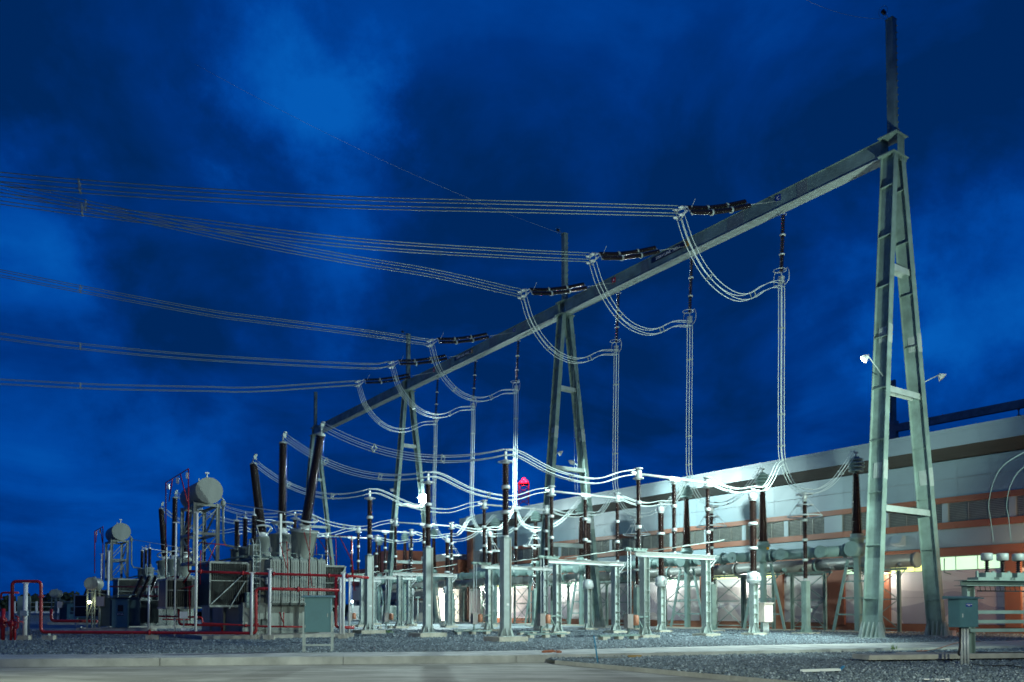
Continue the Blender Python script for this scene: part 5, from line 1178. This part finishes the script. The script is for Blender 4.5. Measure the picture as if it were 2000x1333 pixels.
# ------------------------------------------------------------------ floodlights, then added fill lamps
def flood(label, p, tgt, lit=True, energy=0, col=(.85, 1, .95), arm=None, size=85, lens=LAMPM, blend=.6, rs=.2, sc=1.0):
    p = Vector(p); d = (Vector(tgt) - p).normalized(); T = thing('floodlight', label, 'floodlight', p, 0, 'floodlights on the gantry towers')
    q = d.to_track_quat('-Z', 'Y').to_matrix()
    def loc(x, y, z): return q @ (Vector((x, y, z)) * sc)
    P = [loc(x, y, z) for z, w in ((.0, .28 if sc < 2 else .17), (.26, .12 if sc < 2 else .08)) for x, y in ((-w, -w * .8), (w, -w * .8), (w, w * .8), (-w, w * .8))]
    G().quadbox(P).build('lamp_housing', mat('lamp_grey', (.6, .62, .6), .5), T)
    G().lathe([(.03 * sc, .05 * sc), (.14 * sc, .035 * sc), (.2 * sc, 0), (.19 * sc, -.004)], (0, 0, 0), d, 18).build('lens', lens if lit else mat('dark_lens', (.2, .2, .2), .2), T)
    g = G().tube([loc(-.3, 0, .1), loc(-.3, 0, .3), loc(.3, 0, .3), loc(.3, 0, .1)], .02, 5)
    if arm: g.tube([loc(0, 0, .3), Vector(arm) - p], .035, 6)
    g.build('mounting_arm', STEEL2, T)
    if energy:
        l = bpy.data.lights.new('flood_beam', 'SPOT'); l.energy = energy; l.spot_size = R(size); l.spot_blend = blend; l.color = col; l.shadow_soft_size = rs
        o = bpy.data.objects.new('flood_beam', l); COL.objects.link(o); o.parent = T; o.location = d * .15 * sc; o.rotation_euler = d.to_track_quat('-Z', 'Y').to_euler()
    return T
NW = (.76, 1, .96)
DIM = mat('dim_lens', (.5, .5, .5), .2)
flood('lit white floodlight on the left leg of the right tower, pointing left', site(-4.0, -.9, 15.5), site(-13, 9, 4), True, 36000, NW, site(-1.5, -.5, 15.1), 122)
flood('unlit floodlight on the right leg of the right tower, pointing right', site(3.9, -1.1, 15.7), site(9.5, -9, 5), False, 0, (1, .8, .6), site(2.6, -.5, 15.3))
flood('floodlight on the left leg of the second tower, washing the long wall', site(-.8, 30.6, 15.6), site(13, 24.0, 7.5), True, 22000, NW, site(-1.3, 31.2, 15.2), 84, DIM, 1, .7)
flood('floodlight between the legs of the second tower, over the second bay', site(1.3, 31.9, 15.2), site(-4, 50, 4), True, 22000, NW, site(1.5, 31.2, 14.8), 125, DIM)
flood('glaring floodlight on the third tower facing the viewer', site(1.75, 61.4, 15.2), site(-12, 34, 4), True, 34000, NW, site(2.3, 62.4, 15.0), 130, LAMPS, .6, .3, 3.0)
flood('floodlight on the third tower turned away over the far bay', site(-1.6, 63.2, 16.2), site(-4, 82, 4), True, 20000, NW, site(-1.3, 62.5, 15.8), 120, DIM)
flood('floodlight on the farthest tower, over the far bay', site(0, 93.2, 15.2), site(4, 76, 4), False, 0, NW, site(0, 93.8, 15.2))
def pole(label, p, tgt, energy, col, h, size=120, blend=.8):  # adds a pole with a fill lamp
    T = thing('added_light_pole', label, 'light pole', (p[0], p[1], -.24)); G().lathe([(.12, 0), (.07, h)], n=10).build('pole', STEEL2, T); G().box((0, 0, h + .06), (.6, .4, .16)).build('lamp_head', STEEL, T)
    l = bpy.data.lights.new('fill_spot', 'SPOT'); l.energy = energy; l.spot_size = R(size); l.spot_blend = blend; l.color = col; l.shadow_soft_size = .5
    o = bpy.data.objects.new('fill_spot', l); COL.objects.link(o); o.parent = T; d = Vector(tgt) - Vector((p[0], p[1], h)); o.location = d.normalized() * .5 + Vector((0, 0, h + .2)); o.rotation_euler = d.to_track_quat('-Z', 'Y').to_euler()
pole('added low lamp on the left of the road, outside the picture', (-19, 11), (-10, 20, -.2), 10000, (.86, 1, .78), 7, 76, 1)  # unseen road and yard lamps, added to fill the dark foreground
pole('added low lamp on the right of the road, outside the picture', (12, 3), (4.5, 23.5, -.2), 15000, (.90, 1, .78), 7, 92, 1)
w_ = site(-8, -17); pole('added fill light pole beside the right tower, outside the picture', (w_.x, w_.y), site(-4.0, 2, 14), 24000, (.78, 1, .84), 8, 84, .5)
w_ = site(-15, -27); pole('added fill light pole to the right of the viewpoint, outside the picture', (w_.x, w_.y), site(-11.5, 13, 7), 15000, (.76, 1, .88), 10, 70, .6)
w_ = site(9.5, -9.5); pole('lamp pole by the long wall, outside the picture on the right', (w_.x, w_.y), site(12.9, -1, 1.5), 3000, (1, .62, .32), 6)
w_ = site(8.2, 75); pole('short added lamp pole before the cream annex wall', (w_.x, w_.y), site(12.2, 74, 2), 5200, (1, .98, .85), 3.6)  # lamp added to brighten the annex wall
w_ = site(9.0, 62); pole('added lamp pole behind the pipe trestles near the annex', (w_.x, w_.y), site(12.9, 60, 2), 5200, (1, .93, .82), 4.3)  # another added lamp, brightening the wall behind the trestles
for k, (s_, e_, c_) in enumerate(((47.5, 460, (.95, 1, .95)), (31, 420, (.95, 1, .95)), (21, 260, (1, .97, .9)), (8, 190, (1, .9, .8)), (-3.5, 320, (1, .6, .3)))):  # lamps added under the duct to brighten the lower wall
    p = site(12.2, s_, 4.35); T = thing('added_wall_lamp', 'added lamp under the grey duct on the wall, ' + ['left of the second tower', 'just right of the second tower', 'behind the nearest disconnector', 'behind the right tower legs', 'at the far right'][k], 'lamp', p, ROT, 'added lamps under the wall duct')
    G().box((.3, 0, .06), (.7, .25, .08)).build('lamp_bracket', STEEL, T); G().box((-.05, 0, .02), (.12, 1.2, .06)).build('lamp_tube', LITY, T)
    l = bpy.data.lights.new('wall_fill_light', 'POINT'); l.energy = e_; l.color = c_; l.shadow_soft_size = .2; o = bpy.data.objects.new('wall_fill_light', l); COL.objects.link(o); o.parent = T; o.location = (-.25, 0, -.15)
